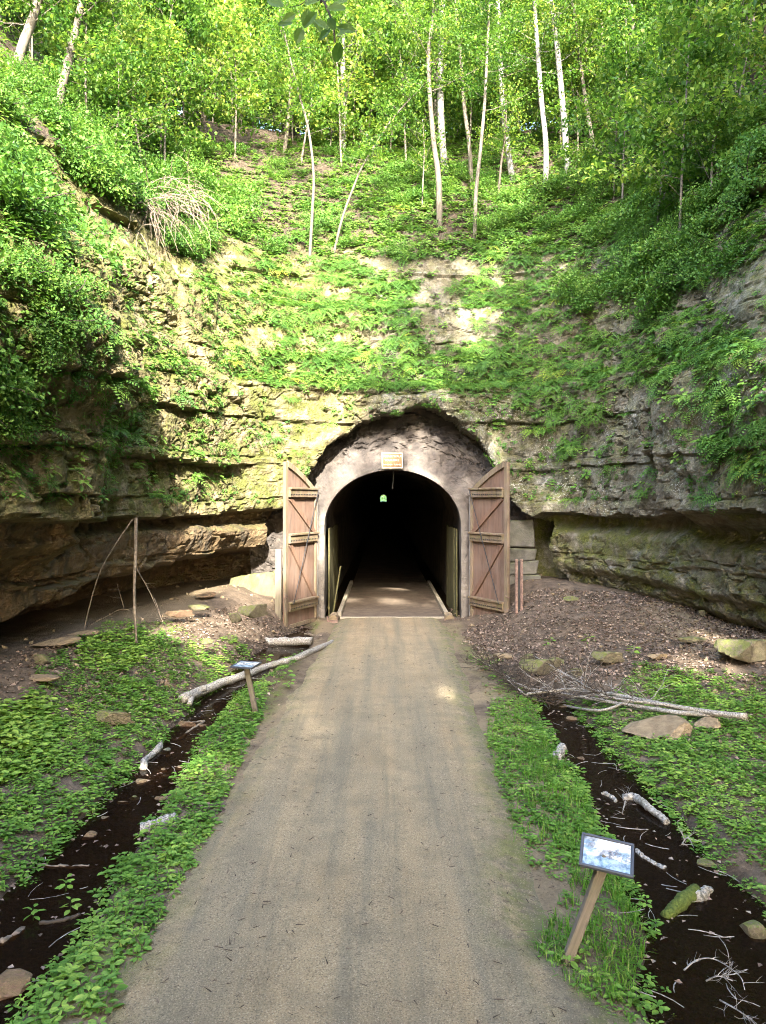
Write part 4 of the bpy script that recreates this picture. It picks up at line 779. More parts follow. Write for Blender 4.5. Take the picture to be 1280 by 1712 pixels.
# hand-placed trees on the slope above the tunnel (pixel path of the trunk, depth from the slope)
def px_tree(path_px, r0, r1, seed, nleaf, crown0, spread, label, bark_, name='tree', lsize=.12, limbs=14, base=None, extra=0.0, leaf='leaf'):
    b = surf(*path_px[0])[0] if base is None else np.asarray(base); Y = b[1]
    P = [b - np.array([0, 0, .25])] + [W(x, y, Y + .15 * q) for q, (x, y) in enumerate(path_px[1:])]
    P = np.array(P)
    if extra: d = P[-1] - P[-2]; d /= np.linalg.norm(d); P = np.vstack([P, P[-1] + d * extra])
    P = catmull(P, 34) - b; ms = make_tree_meshes(P, r0 * .78, r1 * .75, seed, nleaf, crown0, spread, lsize, limbs)
    return plant_tree(name, b, ms, M[bark_], M[leaf], label)
px_tree([(737, 372), (733, 300), (725, 240), (719, 170), (716, 90), (722, 40)], .17, .07, 1, 5200, .5, 3.0, 'stout pale grey tree above the tunnel with forked dark upper limbs', 'bark_pale', extra=3)
px_tree([(789, 390), (795, 330), (803, 250), (810, 170), (814, 90), (818, 10)], .11, .05, 2, 4600, .45, 2.6, 'slender straight tree right of the stout grey one above the tunnel', 'bark', extra=3)
px_tree([(518, 424), (522, 350), (524, 290), (515, 215), (498, 150), (484, 95), (470, 30)], .085, .03, 3, 3200, .45, 2.0, 'thin sunlit sapling with curved stem above the left of the arch', 'bark_pale', extra=2)
px_tree([(555, 412), (572, 365), (592, 310), (610, 270), (655, 200), (705, 145)], .075, .03, 4, 1800, .55, 1.6, 'thin sapling leaning far to the right above the arch', 'bark_pale')
px_tree([(738, 285), (738, 220), (736, 150), (737, 80), (740, 0)], .22, .13, 5, 4500, .5, 3.4, 'thick white birch directly behind the stout grey tree', 'birch', 'birch_tree', extra=4)
px_tree([(916, 300), (912, 240), (905, 170), (899, 90), (893, 0)], .16, .10, 6, 4500, .5, 3.2, 'left one of two tall white birches on the right slope', 'birch', 'birch_tree', extra=4)
px_tree([(950, 282), (944, 220), (938, 150), (930, 70), (921, 0)], .19, .12, 7, 4500, .5, 3.2, 'right one of two tall white birches on the right slope', 'birch', 'birch_tree', extra=4)
px_tree([(574, 245), (575, 190), (573, 120), (573, 50), (576, 0)], .20, .13, 8, 4500, .5, 3.2, 'tall pale birch behind the sapling left of centre', 'birch', 'birch_tree', extra=4)
px_tree([(478, 250), (482, 200), (486, 150), (492, 90), (498, 20)], .13, .06, 9, 3800, .4, 2.8, 'pale narrow tree on the rim left of the tall birch', 'bark_pale', extra=2)
px_tree([(851, 300), (846, 230), (839, 160), (836, 90), (832, 10)], .18, .12, 10, 4500, .5, 3.2, 'white-barked tree right of the slender straight one', 'birch', 'birch_tree', extra=4)
px_tree([(790, 300), (784, 240), (776, 180), (770, 100), (762, 20)], .13, .08, 11, 4200, .45, 3.0, 'thin grey tree leaning left behind the slender straight one', 'bark', extra=3)
px_tree([(708, 345), (707, 300), (709, 250), (706, 200)], .05, .02, 12, 1200, .4, 1.2, 'small bare-stemmed sapling left of the stout grey tree', 'bark', lsize=.10)
px_tree([(828, 330), (838, 270), (845, 220), (846, 150)], .07, .04, 13, 1800, .4, 1.7, 'dark slim sapling right of the slender straight tree', 'bark_dark')
px_tree([(990, 260), (984, 200), (972, 120), (962, 40)], .13, .08, 14, 4200, .45, 3.0, 'pale tree on the right slope just right of the two birches', 'bark_pale', extra=3)
px_tree([(1112, 250), (1100, 205), (1080, 140), (1066, 80), (1050, 0)], .14, .09, 15, 4200, .45, 3.0, 'grey tree leaning left on the upper right slope', 'bark', extra=3)
px_tree([(95, 195), (105, 140), (122, 70), (135, 10), (142, -30)], .17, .12, 16, 4200, .5, 3.0, 'pale leaning tree trunk at the upper left of the slope', 'bark_pale', extra=3)
px_tree([(30, 105), (38, 75), (55, 30), (70, -20)], .20, .16, 17, 4200, .4, 3.0, 'dark thick trunk at the upper left picture edge', 'bark', extra=4)
px_tree([(1165, 228), (1145, 205), (1128, 185), (1115, 160), (1105, 120)], .09, .04, 18, 1800, .4, 1.8, 'dark bent sapling jutting from the upper right bank', 'bark_dark')
px_tree([(290, 160), (297, 120), (302, 70), (310, 10)], .12, .08, 19, 4200, .45, 3.0, 'slim grey tree among bright leaves on the left rim', 'bark', extra=3)
px_tree([(1025, 200), (1020, 150), (1010, 90), (1004, 20)], .12, .08, 20, 4200, .45, 3.0, 'slim pale tree behind the right slope shrubs', 'bark_pale', extra=3)

# generic forest
def gen_path(H, seed, lean=.05):
    r = np.random.default_rng(seed); t = np.linspace(0, 1, 14); k = rdirs(1, r)[0]; return np.stack([H * lean * k[0] * t ** 1.5 + .12 * np.sin(t * 5 + k[1] * 3), H * lean * k[1] * t ** 1.5, H * t], 1)
VT = [make_tree_meshes(gen_path(h, 60 + i), .17, .05, 70 + i, nl, c0, sp, ls, 22) for i, (h, nl, c0, sp, ls) in enumerate(((15, 15000, .22, 4.4, .22), (18, 16000, .25, 4.6, .22), (13, 13000, .12, 4.0, .20), (9, 9000, .06, 3.2, .17), (20, 16000, .28, 5.0, .23)))]
r = np.random.default_rng(42); placed = 0; grp = 'forest trees on the rim'
spots = []
for (x0, x1, y0, y1, n_) in ((-30, 32, 41, 50, 34), (-30, 32, 50, 62, 34), (-24, -13, 24, 42, 14), (15, 26, 24, 42, 14), (-12, 14, 36, 42, 7)):
    for q in range(n_): spots.append((x0 + (x1 - x0) * ((q * .618 + r.uniform(-.08, .08)) % 1), r.uniform(y0, y1)))
top_pts = cv.reshape(-1, 3)[(Z.reshape(-1) > 11)]
def ground_at(x, y):
    d = np.hypot(top_pts[:, 0] - x, top_pts[:, 1] - y); i = np.argmin(d); return top_pts[i, 2]
glabels = {0: 'leafy green forest tree among many on the wooded rim', }
first = {}
for i, (x, y) in enumerate(spots):
    v = int(r.integers(0, 5)); z = ground_at(x, y) - .3
    bm_ = M['bark'] if i % 3 else M['bark_pale']
    plant_tree('tree', (x, y, z), VT[v], bm_, M['leaf'], auto_label('leafy forest tree', x, y, z + 5, (.3, .5, .8)[v % 3]), grp, r.uniform(0, 6.28), r.uniform(.85, 1.15))
# understory on the slope below the rim
UT = [make_tree_meshes(gen_path(h, 80 + i, .12), .045, .015, 90 + i, nl, .18, sp, ls, 16, .3) for i, (h, nl, sp, ls) in enumerate(((5.5, 2600, 2.3, .16), (4.0, 2200, 2.0, .15), (7.5, 3600, 2.8, .17)))]
for i in range(64):
    if i < 30: x, y = -9 + 20 * ((i * .618) % 1), r.uniform(33, 41)
    elif i < 44: x, y = r.uniform(-14, -8), r.uniform(23, 36)
    else: x, y = r.uniform(9, 16), r.uniform(22, 36)
    z = ground_at(x, y) - .2
    side = 'above the tunnel' if i < 30 else ('on the upper left bank' if i < 44 else 'on the upper right bank')
    plant_tree('sapling', (x, y, z), UT[i % 3], M['bark'], M['leaf'], auto_label('maple sapling', x, y, z + 2, (.5, .3, .8)[i % 3]), 'understory saplings ' + side, r.uniform(0, 6.28), r.uniform(.75, 1.2))
for i in range(58):
    x, y = (-22 + 46 * ((i * .618) % 1), r.uniform(42, 54)) if i < 44 else (r.uniform(-9, 1), r.uniform(36.5, 43)); z = ground_at(x, y) - .3
    plant_tree('sapling', (x, y, z), UT[i % 3], M['bark'], M['leaf'], auto_label('leafy sapling', x, y, z + 2, .5), 'understory saplings on the crest', r.uniform(0, 6.28), r.uniform(.8, 1.3))
# unseen trees added so that their crowns shade the cutting
Sv = np.array(SUN)
beams = [((1.45, 16.3, 0), .65), ((-1.35, 26.7, 6.3), .55), ((-2.15, 26.4, 4.0), .55), ((-.1, 26.9, 5.5), .4), ((.4, 30.5, 0), .9), ((-2.3, 25.5, 7.6), 1.2), ((-4.9, 26.5, 9.8), 2.3), ((-3.9, 25, 1.2), .5),
         ((-6.2, 21.0, 6.0), 1.1), ((-7.2, 17.5, 9.0), 2.0), ((-7.4, 16.2, 6.6), 1.2), ((-5.3, 23, 5.2), .8), ((-6.8, 19.5, 8.0), .9), ((-.5, 27.5, 8.8), .9), ((-9, 25, 14), 5), ((-3, 32, 15.5), 3.0)]
def cut_for(base):  # drops crown leaves along sun rays so that chosen spots stay lit
    def f(p):
        w = p + np.asarray(base); k = np.ones(len(w), bool)
        for T, rad in beams:
            d = w - np.asarray(T); a = d @ Sv; k &= np.linalg.norm(d - a[:, None] * Sv, axis=1) > rad
        return k
    return f
shade = [((-5.6, -8, 0), 21, 24, 5.2), ((5.4, -7, 0), 39, 25, 5.2), ((10.5, -9, .5), 41, 26, 5.6), ((13.8, -3, 9), 24, 27, 5.0), ((4.6, -16, 0), 30, 28, 5.0), ((-4.8, -17, 0), 23, 29, 5.0), ((9, -20, 0), 36, 30, 5.5), ((-10.5, -12, 1), 20, 31, 5.0), ((4.3, -12, 0), 25, 32, 6.0), ((-4.3, -13, 0), 22, 33, 6.0), ((4.4, -24, 0), 31, 34, 6.0), ((-4.4, -25, 0), 26, 35, 6.0), ((-4.6, -6.0, 0), 15, 36, 5.5), ((-6.5, -20, 0), 24, 37, 6.0), ((-3.1, -30, 0), 32, 38, 5.5), ((3.0, -34, 0), 36, 39, 6.0), ((-3.3, -19, 0), 22, 40, 5.0)]
shade += [((12.6, 8.5, ground_at(12.6, 8.5) - .4), 20, 51, 5.5), ((14.5, 2.0, ground_at(14.5, 2) - .4), 22, 52, 6.0), ((14.2, 13.5, ground_at(14.2, 13.5) - .4), 17, 53, 5.0)]
for (b, H, sd, sp) in shade:
    ms = make_tree_meshes(gen_path(H, sd, .02), .26, .07, sd, 8500, .24, sp, .54, 22, .6, cut_for(b))
    plant_tree('tree', b, ms, M['bark'], M['leaf_dark'], 'tall leafy tree added out of view to shade the cutting', 'unseen trees added for shade')
# overhanging spray of leaves at the top
ob = tag(empty('overhanging_branch', (0, 0, 0)), 'spray of large dark-edged leaves hanging into the picture top', 'branch')
m = MB(); r = np.random.default_rng(12); Pm = catmull(np.array([(-5, -6, 12.5), (-2.6, -1, 10.6), (-1.0, 3.0, 8.6), W(545, -60, 5.0), W(512, 0, 5.0), W(480, 14, 5.0)]), 40); m.tube(Pm, np.linspace(.03, .0025, 40) * np.interp(np.arange(40), [0, 22, 26, 40], [1, 1, .35, .5]), 6, False)
P2 = catmull(np.array([Pm[28], W(540, 0, 4.95), W(556, 40, 4.9), W(560, 70, 4.88)]), 12); m.tube(P2, np.linspace(.012, .004, 12), 5, False); m.build('stem', M['bark_dark'], ob)
lp = []; ld_ = []
for (x, y, ax, ay) in ((474, 12, -20, -12), (495, 22, -25, 18), (505, 45, -8, 24), (490, 38, -24, 6), (520, 30, 12, 14), (524, 33, 20, 12), (545, 14, 28, 2), (562, 45, 26, 6), (553, 47, -18, 14), (560, 62, 14, -4), (568, 70, -6, 22), (508, 8, 24, -10), (540, 2, 20, -14), (530, 20, -14, 12), (548, 30, 10, 18), (515, 14, -4, 20), (555, 8, 30, -6)):
    lp.append(W(x, y, 4.9 + r.uniform(-.1, .1))); ld_.append((ax, r.uniform(-6, 6), -ay))
for i_ in range(len(lp)):
    V, T, A = scatter(OV, OT, np.array([lp[i_]]), frames(np.array([ld_[i_]], float), rdirs(1, r) * .35 + np.array([[0, -.9, .35]])), r.uniform(.10, .135), np.array([r.uniform(.45, .7)]))
    link('leaf', mesh_np('leaf', V, T, {'var': A}), M['leaf'], ob)

# ------------------------------------------------------------------ ferns, shrubs, ground cover on the rock
def fern_template(seed, nf=10, npin=11):
    r = np.random.default_rng(seed); V = []; T = []; A = []
    for f in range(nf):
        az = 2 * math.pi * f / nf + r.uniform(-.3, .3); L = r.uniform(.75, 1.1); lift = r.uniform(.5, .95); c, s = math.cos(az), math.sin(az)
        def pt(t): rr_ = L * (t * .85); return np.array([c * rr_, s * rr_, L * (lift * t - (lift * .55 + .35) * t * t)])
        side = np.array([-s, c, 0])
        for i in range(npin):
            t = .12 + .86 * i / (npin - 1); p = pt(t); tg = pt(t + .03) - p; tg /= np.linalg.norm(tg); wl_ = .21 * L * math.sin(math.pi * (.12 + .86 * t) ** .8) + .02; h = .055 * L
            for sd in (-1, 1):
                e = p + side * sd * wl_ + tg * wl_ * .35 - np.array([0, 0, .03]); mid = (p + e) / 2; b = len(V)
                V += [p, mid + tg * h * .6, e, mid - tg * h * .6]; T += [(b, b + 1, b + 2), (b, b + 2, b + 3)]; A += [r.uniform(-.1, .1)] * 4
    return np.array(V), np.array(T), np.array(A)
FT = [fern_template(1, 10, 11), fern_template(2, 8, 12), fern_template(3, 12, 10)]
def herb_template(seed, nl=7, tall=.6):
    r = np.random.default_rng(seed); V = []; T = []; A = []
    for i in range(nl):
        az = i * 2.4 + r.uniform(-.3, .3); z = tall * (.35 + .65 * i / nl); l = r.uniform(.5, .75) * (1.1 - .35 * i / nl); d = np.array([[math.cos(az), math.sin(az), .15 - .25 * r.random()]])
        o = np.array([[math.cos(az) * .12, math.sin(az) * .12, z]]); v, t, a = scatter(O6, O6T, o, frames(d, np.array([[0, 0, 1.]]) + rdirs(1, r) * .55), l, np.array([0.]))
        T.append(t + len(np.concatenate(V)) if V else t); V.append(v); A.append(np.full(len(v), r.uniform(-.12, .12)))
    b = sum(len(v) for v in V); V.append(np.array([(-.02, 0, 0), (.02, 0, 0), (0, 0, tall)])); T.append(np.array([(b, b + 1, b + 2)])); A.append(np.full(3, -.2))
    return np.concatenate(V), np.concatenate(T), np.concatenate(A)
HT = [herb_template(1, 6, .7), herb_template(2, 8, 1.0), herb_template(3, 5, .5)]
def weighted(w, n, r):
    w = np.clip(w, 0, None) * fA / np.maximum(fv[:, 1], 5) ** 0; return r.choice(len(w), n, p=w / w.sum())
def axis_frames(n_, r, up=.7):
    a = n_ * (1 - up) + np.array([0, 0, up]) + rdirs(len(n_), r) * .12; a /= np.linalg.norm(a, axis=1)[:, None]; d = np.cross(a, rdirs(len(a), r)); return frames(d, a)
REG = dict(
    c1=[(430, 430), (560, 425), (690, 470), (690, 560), (740, 600), (870, 600), (880, 645), (640, 655), (430, 645), (470, 560), (440, 500)],
    c2=[(750, 470), (880, 430), (1030, 540), (1010, 690), (950, 770), (880, 720), (860, 640), (740, 610), (790, 540)],
    r1=[(1030, 570), (1100, 500), (1180, 490), (1250, 560), (1290, 600), (1290, 800), (1200, 780), (1150, 720), (1080, 640), (1050, 650)],
    r2=[(860, 300), (1290, 180), (1290, 420), (1180, 480), (1040, 540), (880, 440), (780, 420)],
    top=[(330, 250), (1290, 160), (1290, 330), (900, 440), (560, 430), (420, 430), (340, 340)],
    l1=[(-20, 90), (330, 240), (420, 300), (400, 400), (330, 450), (200, 330), (130, 330), (110, 600), (-20, 700)],
    l2=[(140, 560), (260, 560), (350, 640), (330, 840), (210, 830), (130, 640)], l3=[(0, 600), (130, 620), (140, 880), (0, 890)], lit=[(330, 440), (470, 450), (450, 640), (340, 620)])
mk = {k: inpoly(fPX, fPY, v) for k, v in REG.items()}
cn = fbm(fv[:, 0] * .8, fv[:, 1] * .8, fv[:, 2] * .8, 3, 600); ledge = np.clip(fn[:, 2] + .25, 0, 1)
notund = (fv[:, 2] > 4.1)
wf = (1.3 * mk['c1'] * sst(-.8, -.1, cn) + 1.2 * mk['c2'] * sst(-.8, -.1, cn) + 1.0 * mk['r1'] * sst(-.55, 0, cn) + .55 * mk['r2'] + .25 * mk['top'] + .35 * mk['l2'] * sst(-.2, .3, cn) + .3 * mk['l3'] * sst(-.1, .3, cn) + .35 * mk['lit'] * sst(.0, .4, cn) + .04) * (.35 + ledge) * notund
r = np.random.default_rng(8)
FM = [mesh_np('fern_clump', t[0], t[1], {'var': np.clip(.5 + t[2], 0, 1)}) for t in FT]
for q in FM: q.materials.append(M['fern'])
def region_of(px, py):
    if px > 1020: return ('fern clump drooping from the right cliff face', 'ferns on the right cliff')
    if px > 740: return ('fern clump growing on the rock right of and above the arch', 'ferns above right of the arch')
    if px > 420: return ('fern clump growing on the sunlit rock directly above the arch', 'ferns above the arch')
    return ('fern clump rooted on the mossy left cliff', 'ferns on the left cliff')
ids = weighted(wf, 290, r)
fr = axis_frames(fn[ids], r, .55)
for i, j in enumerate(ids):
    o = bpy.data.objects.new('fern', FM[i % 3]); C.objects.link(o); s = r.uniform(.42, .80) * (1.15 if fPX[j] > 1000 else 1)
    o.matrix_world = Matrix.Translation(fv[j] - fn[j] * .03) @ Matrix(fr[i].tolist()).to_4x4() @ Matrix.Rotation(0, 4, 'X') @ Matrix.Scale(s, 4)
    # template z is the growth axis
    lab, g = region_of(fPX[j], fPY[j]); tag(o, auto_label('fern clump', *fv[j], s, (.52, .68)), 'fern', g)
FC = [fern_template(4, 8, 9), fern_template(5, 7, 9), fern_template(6, 9, 8)]
n_ = 2100; ids = weighted(wf, n_, r); Vs = []; Ts = []; As = []; off = 0
for q in range(3):
    k = ids[q::3]; V, T, A = scatter(FC[q][0], FC[q][1], fv[k] - fn[k] * .02, axis_frames(fn[k], r, .55), r.uniform(.36, .80, len(k)), np.clip(r.normal(.5, .2, len(k)), 0, 1), FC[q][2]); Vs.append(V); Ts.append(T + off); As.append(A); off += len(V)
tag(link('fern_cover', mesh_np('fern_cover', np.concatenate(Vs), np.concatenate(Ts), {'var': np.concatenate(As)}), M['fern']), 'mass of smaller ferns covering the rock ledges', 'ferns', None, 'stuff')
# small broad-leaved plants on the rock and slope
wh = (.9 * mk['top'] + .9 * mk['r2'] + .6 * mk['c1'] + .5 * mk['c2'] + .8 * mk['l1'] + .35 * mk['l2'] + .45 * mk['l3'] + .4 * mk['lit'] + .4 * mk['r1'] + .07) * sst(-.65, .0, cn) * (.3 + ledge) * notund
def herb_cover(name, pos, nrm, sizes, label, mat, seed, up=.75, var=None):
    r = np.random.default_rng(seed); Vs = []; Ts = []; As = []; off = 0
    for q in range(3):
        k = slice(q, None, 3); P = pos[k]
        if not len(P): continue
        V, T, A = scatter(HT[q][0], HT[q][1], P, axis_frames(nrm[k], r, up), sizes[k], np.clip(r.normal(.5, .2, len(P)), 0, 1) if var is None else var[k], HT[q][2]); Vs.append(V); Ts.append(T + off); As.append(A); off += len(V)
    return tag(link(name, mesh_np(name, np.concatenate(Vs), np.concatenate(Ts), {'var': np.concatenate(As)}), M[mat]), label, 'plants', None, 'stuff')
ids = weighted(wh, 13500, r); herb_cover('slope_plants', fv[ids], fn[ids], r.uniform(.13, .32, len(ids)), 'low leafy plants covering the slope and ledges of the cutting', 'shrub', 3, .55)
# tiny moss tufts / trailing plants on bare rock
wt = (.5 + .8 * mk['lit'] + .6 * mk['l2'] + .4 * mk['l3']) * sst(-.3, .5, cn) * notund * sst(13, 10, fv[:, 2])
ids = weighted(wt, 4000, r); herb_cover('rock_plants', fv[ids], fn[ids], r.uniform(.06, .15, len(ids)), 'tiny plants and moss tufts growing on the bare rock', 'fern', 4, .4)
# shrubs
def shrub_meshes(seed, n, lsize, rad=(1, 1, .8)):
    r = np.random.default_rng(seed); m = MB(); tips = []
    for i in range(9):
        az = i * 2.4; d = np.array([math.cos(az) * .8, math.sin(az) * .8, r.uniform(.3, 1.2)]); q = [np.zeros(3)]; l = r.uniform(.7, 1.2)
        for s in range(6): d = d / np.linalg.norm(d); q.append(q[-1] + d * l / 6); d = d + rdirs(1, r)[0] * .3
        q = np.array(q) * np.array(rad); m.tube(q, np.linspace(.02, .006, 7), 4, False)
        for s in (2, 3, 4, 5, 6):
            tips.append(q[s])
            for _ in range(2): tips.append(q[s] + rdirs(1, r)[0] * .28)
    tips = np.array(tips); pk = r.integers(0, len(tips), n); p = tips[pk] + r.normal(size=(n, 3)) * np.array([.13, .13, .07]); cl = r.random(len(tips))
    V, T, A = leaves(p, lsize * r.uniform(.6, 1.2, n), r, .7, (LV, LT), p * .5, np.clip(.2 + .55 * cl[pk] + r.normal(0, .13, n), 0, 1))
    return m.mesh('stems'), mesh_np('foliage', V, T, {'var': A})
SM = [shrub_meshes(1, 1800, .115), shrub_meshes(2, 2000, .10, (1.2, 1.2, .7)), shrub_meshes(3, 1500, .13, (1.1, 1.1, .9)), shrub_meshes(4, 2200, .085)]
def shrub(p, s, v, label, group, rz, tilt=None):
    e = tag(empty('shrub', tuple(p), rz), label, 'shrub', group); e.scale = (s, s, s)
    if tilt is not None: e.rotation_euler = tilt
    link('stems', SM[v][0], M['bark_dark'], e); link('foliage', SM[v][1], M['shrub'], e)
wsb = {'l': (mk['l1'] * 1.0) * notund, 'r': (mk['r2'] * 1.0) * notund, 't': mk['top'] * sst(-.3, .3, cn) * (fPX < 900) * notund}
for key, n_, lab, g, sz in (('l', 70, 'leafy shrub on the bright upper left bank', 'shrubs on the left bank', (.7, 1.4)), ('r', 60, 'leafy shrub on the shaded upper right bank', 'shrubs on the right bank', (.6, 1.2)), ('t', 60, 'low shrub on the slope below the rim trees', 'shrubs on the slope above the tunnel', (.45, .8))):
    ids = weighted(wsb[key], n_, r)
    for j in ids:
        q = Vector(fn[j] * .6 + np.array([0, 0, .6])).to_track_quat('Z', 'Y').to_euler(); q.rotate_axis('Z', r.uniform(0, 6.28)); sc_ = r.uniform(*sz); shrub(fv[j] - fn[j] * .1, sc_, int(r.integers(0, 4)), auto_label('leafy shrub', *fv[j], sc_, (.7, 1.05)), g, 0, q)

# ------------------------------------------------------------------ ground cover on the banks
def to_px(x, y, z): return 640 + F * x / y, HZ - F * (z - CAMZ) / y
def ground_pts(n, x0, x1, y0, y1, r):
    x = r.uniform(x0, x1, n); y = r.uniform(y0, y1, n); z = gz(x, y); return x, y, z, *to_px(x, y, z)
r = np.random.default_rng(77)
GP = dict(
    rp=[(1010, 1170), (1060, 1120), (1180, 1140), (1290, 1150), (1290, 1530), (1225, 1480), (1125, 1400), (1060, 1330), (995, 1262), (965, 1212)],
    rs=[(822, 1170), (880, 1165), (922, 1200), (945, 1260), (985, 1330), (1005, 1390), (975, 1450), (930, 1475), (860, 1430), (826, 1300), (812, 1230)],
    lp=[(-20, 1190), (60, 1170), (170, 1080), (260, 1060), (320, 1120), (280, 1180), (255, 1240), (225, 1310), (165, 1360), (110, 1450), (-20, 1500)],
    ls=[(350, 1180), (445, 1140), (432, 1210), (395, 1290), (348, 1400), (305, 1480), (255, 1560), (215, 1640), (165, 1720), (-20, 1720), (60, 1620), (130, 1530), (200, 1450), (260, 1400), (290, 1330), (320, 1260)],
    lf=[(60, 1110), (180, 1040), (290, 1040), (380, 1100), (330, 1150), (200, 1180), (80, 1200)], rf=[(1060, 1110), (1280, 1130), (1280, 1170), (1040, 1180)], sg=[(895, 1600), (925, 1520), (960, 1460), (1035, 1460), (1075, 1560), (1095, 1640), (1020, 1690), (930, 1660)])
dens = dict(rp=1.0, rs=.85, lp=1.0, ls=.9, lf=.4, rf=.5, sg=.35)
x, y, z, px, py = ground_pts(90000, -9.5, 9.5, 5.2, 24, r)
pr_ = np.zeros(len(x))
for k_, pl in GP.items(): pr_ = np.maximum(pr_, inpoly(px, py, pl) * dens[k_])
for xd_, wd_, ym in ((xd_l, wd_l, 21), (xd_r, wd_r, 16.5)):
    q_ = np.abs(x - xd_(y)) / (wd_(y) + .05); pr_ = np.maximum(pr_, .8 * sst(.55, .8, q_) * sst(1.9, 1.2, q_) * (y < ym) * sst(-.35, .15, fbm(x * 1.7, y * 1.7, x * 0, 3, 710)))
pr_ = np.maximum(pr_, .16 * sst(2.2, 2.5, np.abs(x)) * (np.abs(x) < 3) * (y < 20) * sst(.0, .3, fbm(x * 2.3, y * 1.3, x * 0, 3, 711)))
cl = fbm(x * 1.1, y * 1.1, x * 0, 4, 700); pr_ *= sst(-.7, -.25, cl) * np.clip(sst(-.36, -.2, z), 0, 1)
kp = r.random(len(x)) < pr_ * .68; x, y, z = x[kp], y[kp], z[kp]; px_, py_2 = px[kp], py[kp]
sz = r.uniform(.06, .145, len(x)) * (1 + .55 * fbm(x * .8, y * .8, x * 0, 3, 701))
print('herbs', len(x))
herb_cover('bank_plants', np.stack([x, y, np.maximum(z, -.18) - .01], 1), np.tile([0, 0, 1.], (len(x), 1)), sz * np.where(r.random(len(x)) < .25, .6, 1.0), 'dense bright green low plants carpeting the ditch banks', 'herb', 5, .8, np.clip(.5 + .45 * fbm(x * .9, y * .9, x * 0, 3, 705) + r.normal(0, .2, len(x)), 0, 1))
# taller leafy plants on the left bank
x, y, z, px, py = ground_pts(5000, -9.5, -3.5, 9, 22, r); k = inpoly(px, py, [(-20, 1190), (60, 1160), (110, 1210), (90, 1280), (-20, 1320)]) | (inpoly(px, py, [(130, 1080), (230, 1050), (260, 1090), (190, 1140), (130, 1120)]) & (r.random(len(x)) < .5))
x, y, z = x[k][:420], y[k][:420], z[k][:420]
herb_cover('bank_herbs', np.stack([x, y, z], 1), np.tile([0, 0, 1.], (len(x), 1)), r.uniform(.15, .27, len(x)), 'taller broad-leaved herbs on the left bank', 'herb', 6, .9)
# grass by the signs and path edges
def grass(name, P, r, L=(.07, .24), lean=1.1):
    n = len(P); az = r.uniform(0, 6.28, n); d = np.stack([np.cos(az), np.sin(az), np.zeros(n)], 1); l = r.uniform(*L, n); w = r.uniform(.0025, .0055, n) * 1.3
    s = np.stack([-d[:, 1], d[:, 0], d[:, 2]], 1); ln_ = r.uniform(.2, lean, n)
    p1 = P + d * (l * ln_ * .35)[:, None] + np.array([0, 0, 1.]) * (l * .6)[:, None]; p2 = P + d * (l * ln_)[:, None] + np.array([0, 0, 1.]) * (l * (1 - .45 * ln_))[:, None]
    V = np.stack([P - s * w[:, None], P + s * w[:, None], p1 + s * w[:, None] * .8, p1 - s * w[:, None] * .8, p2], 1).reshape(-1, 3); b = np.arange(n)[:, None] * 5
    T = np.concatenate([b + np.array([[0, 1, 2]]), b + np.array([[0, 2, 3]]), b + np.array([[3, 2, 4]])]); A = np.repeat(np.clip(r.normal(.5, .22, n), 0, 1), 5)
    return mesh_np(name, V, T, {'var': A})
x, y, z, px, py = ground_pts(160000, -4.2, 4.2, 5.2, 22, r)
g1 = inpoly(px, py, GP['sg']) * 1.0 + inpoly(px, py, [(900, 1230), (960, 1290), (995, 1370), (975, 1440), (900, 1400), (860, 1280)]) * .35 + inpoly(px, py, GP['rs']) * .12 + inpoly(px, py, GP['ls']) * .05
k = (r.random(len(x)) < g1 * sst(-.5, .1, fbm(x * 2.2, y * 2.2, x * 0, 3, 702))) & (z > -.16)
x, y, z = x[k], y[k], z[k]; print('grass', len(x))
tag(link('grass', grass('grass', np.stack([x, y, z - .01], 1), r), M['grass']), 'green grass growing round the tilted panel and along the path edge', 'grass', None, 'stuff')
# leaf litter
x, y, z, px, py = ground_pts(120000, -9.5, 10.5, 10, 29, r)
lt = inpoly(px, py, [(770, 1060), (850, 1010), (900, 985), (1010, 990), (1130, 1000), (1290, 1050), (1290, 1150), (1060, 1130), (960, 1150), (860, 1130), (800, 1100)]) * 1.0 + inpoly(px, py, [(280, 1040), (400, 1010), (470, 1020), (520, 1060), (500, 1090), (420, 1110), (340, 1110)]) * .9 + inpoly(px, py, [(0, 1100), (150, 1060), (300, 1030), (330, 1150), (250, 1200), (0, 1200)]) * .4 + inpoly(px, py, [(860, 1140), (1000, 1170), (1010, 1240), (930, 1230), (880, 1180)]) * .5 + inpoly(px, py, [(1030, 1120), (1290, 1150), (1290, 1300), (1010, 1230)]) * .25
lt = lt + .10 * sst(1.9, 2.5, np.abs(x)) * (np.abs(x) < 3.4)
wall = (x > -8.5) & (x < 9.9)
k = (r.random(len(x)) < np.clip(lt, 0, 1) * .7 * sst(-.7, -.1, fbm(x * 1.2, y * 1.2, x * 0, 3, 703))) & (z > -.2) & wall; P = np.stack([x[k], y[k], z[k] + .012 + .03 * r.random(k.sum())], 1); n_ = len(P); print('litter', n_)
d = rdirs(n_, r); d[:, 2] *= .35; nn = rdirs(n_, r) * .55 + np.array([0, 0, 1]); V, T, A = scatter(L2V * np.array([1.25, 1, 2.2]), L2T, P, frames(d, nn), r.uniform(.04, .105, n_), np.clip(r.normal(.5, .27, n_), 0, 1))
tag(link('leaf_litter', mesh_np('leaf_litter', V, T, {'var': A}), M['litter']), 'dead brown leaves carpeting the slopes beside the doors', 'leaf litter', None, 'stuff')
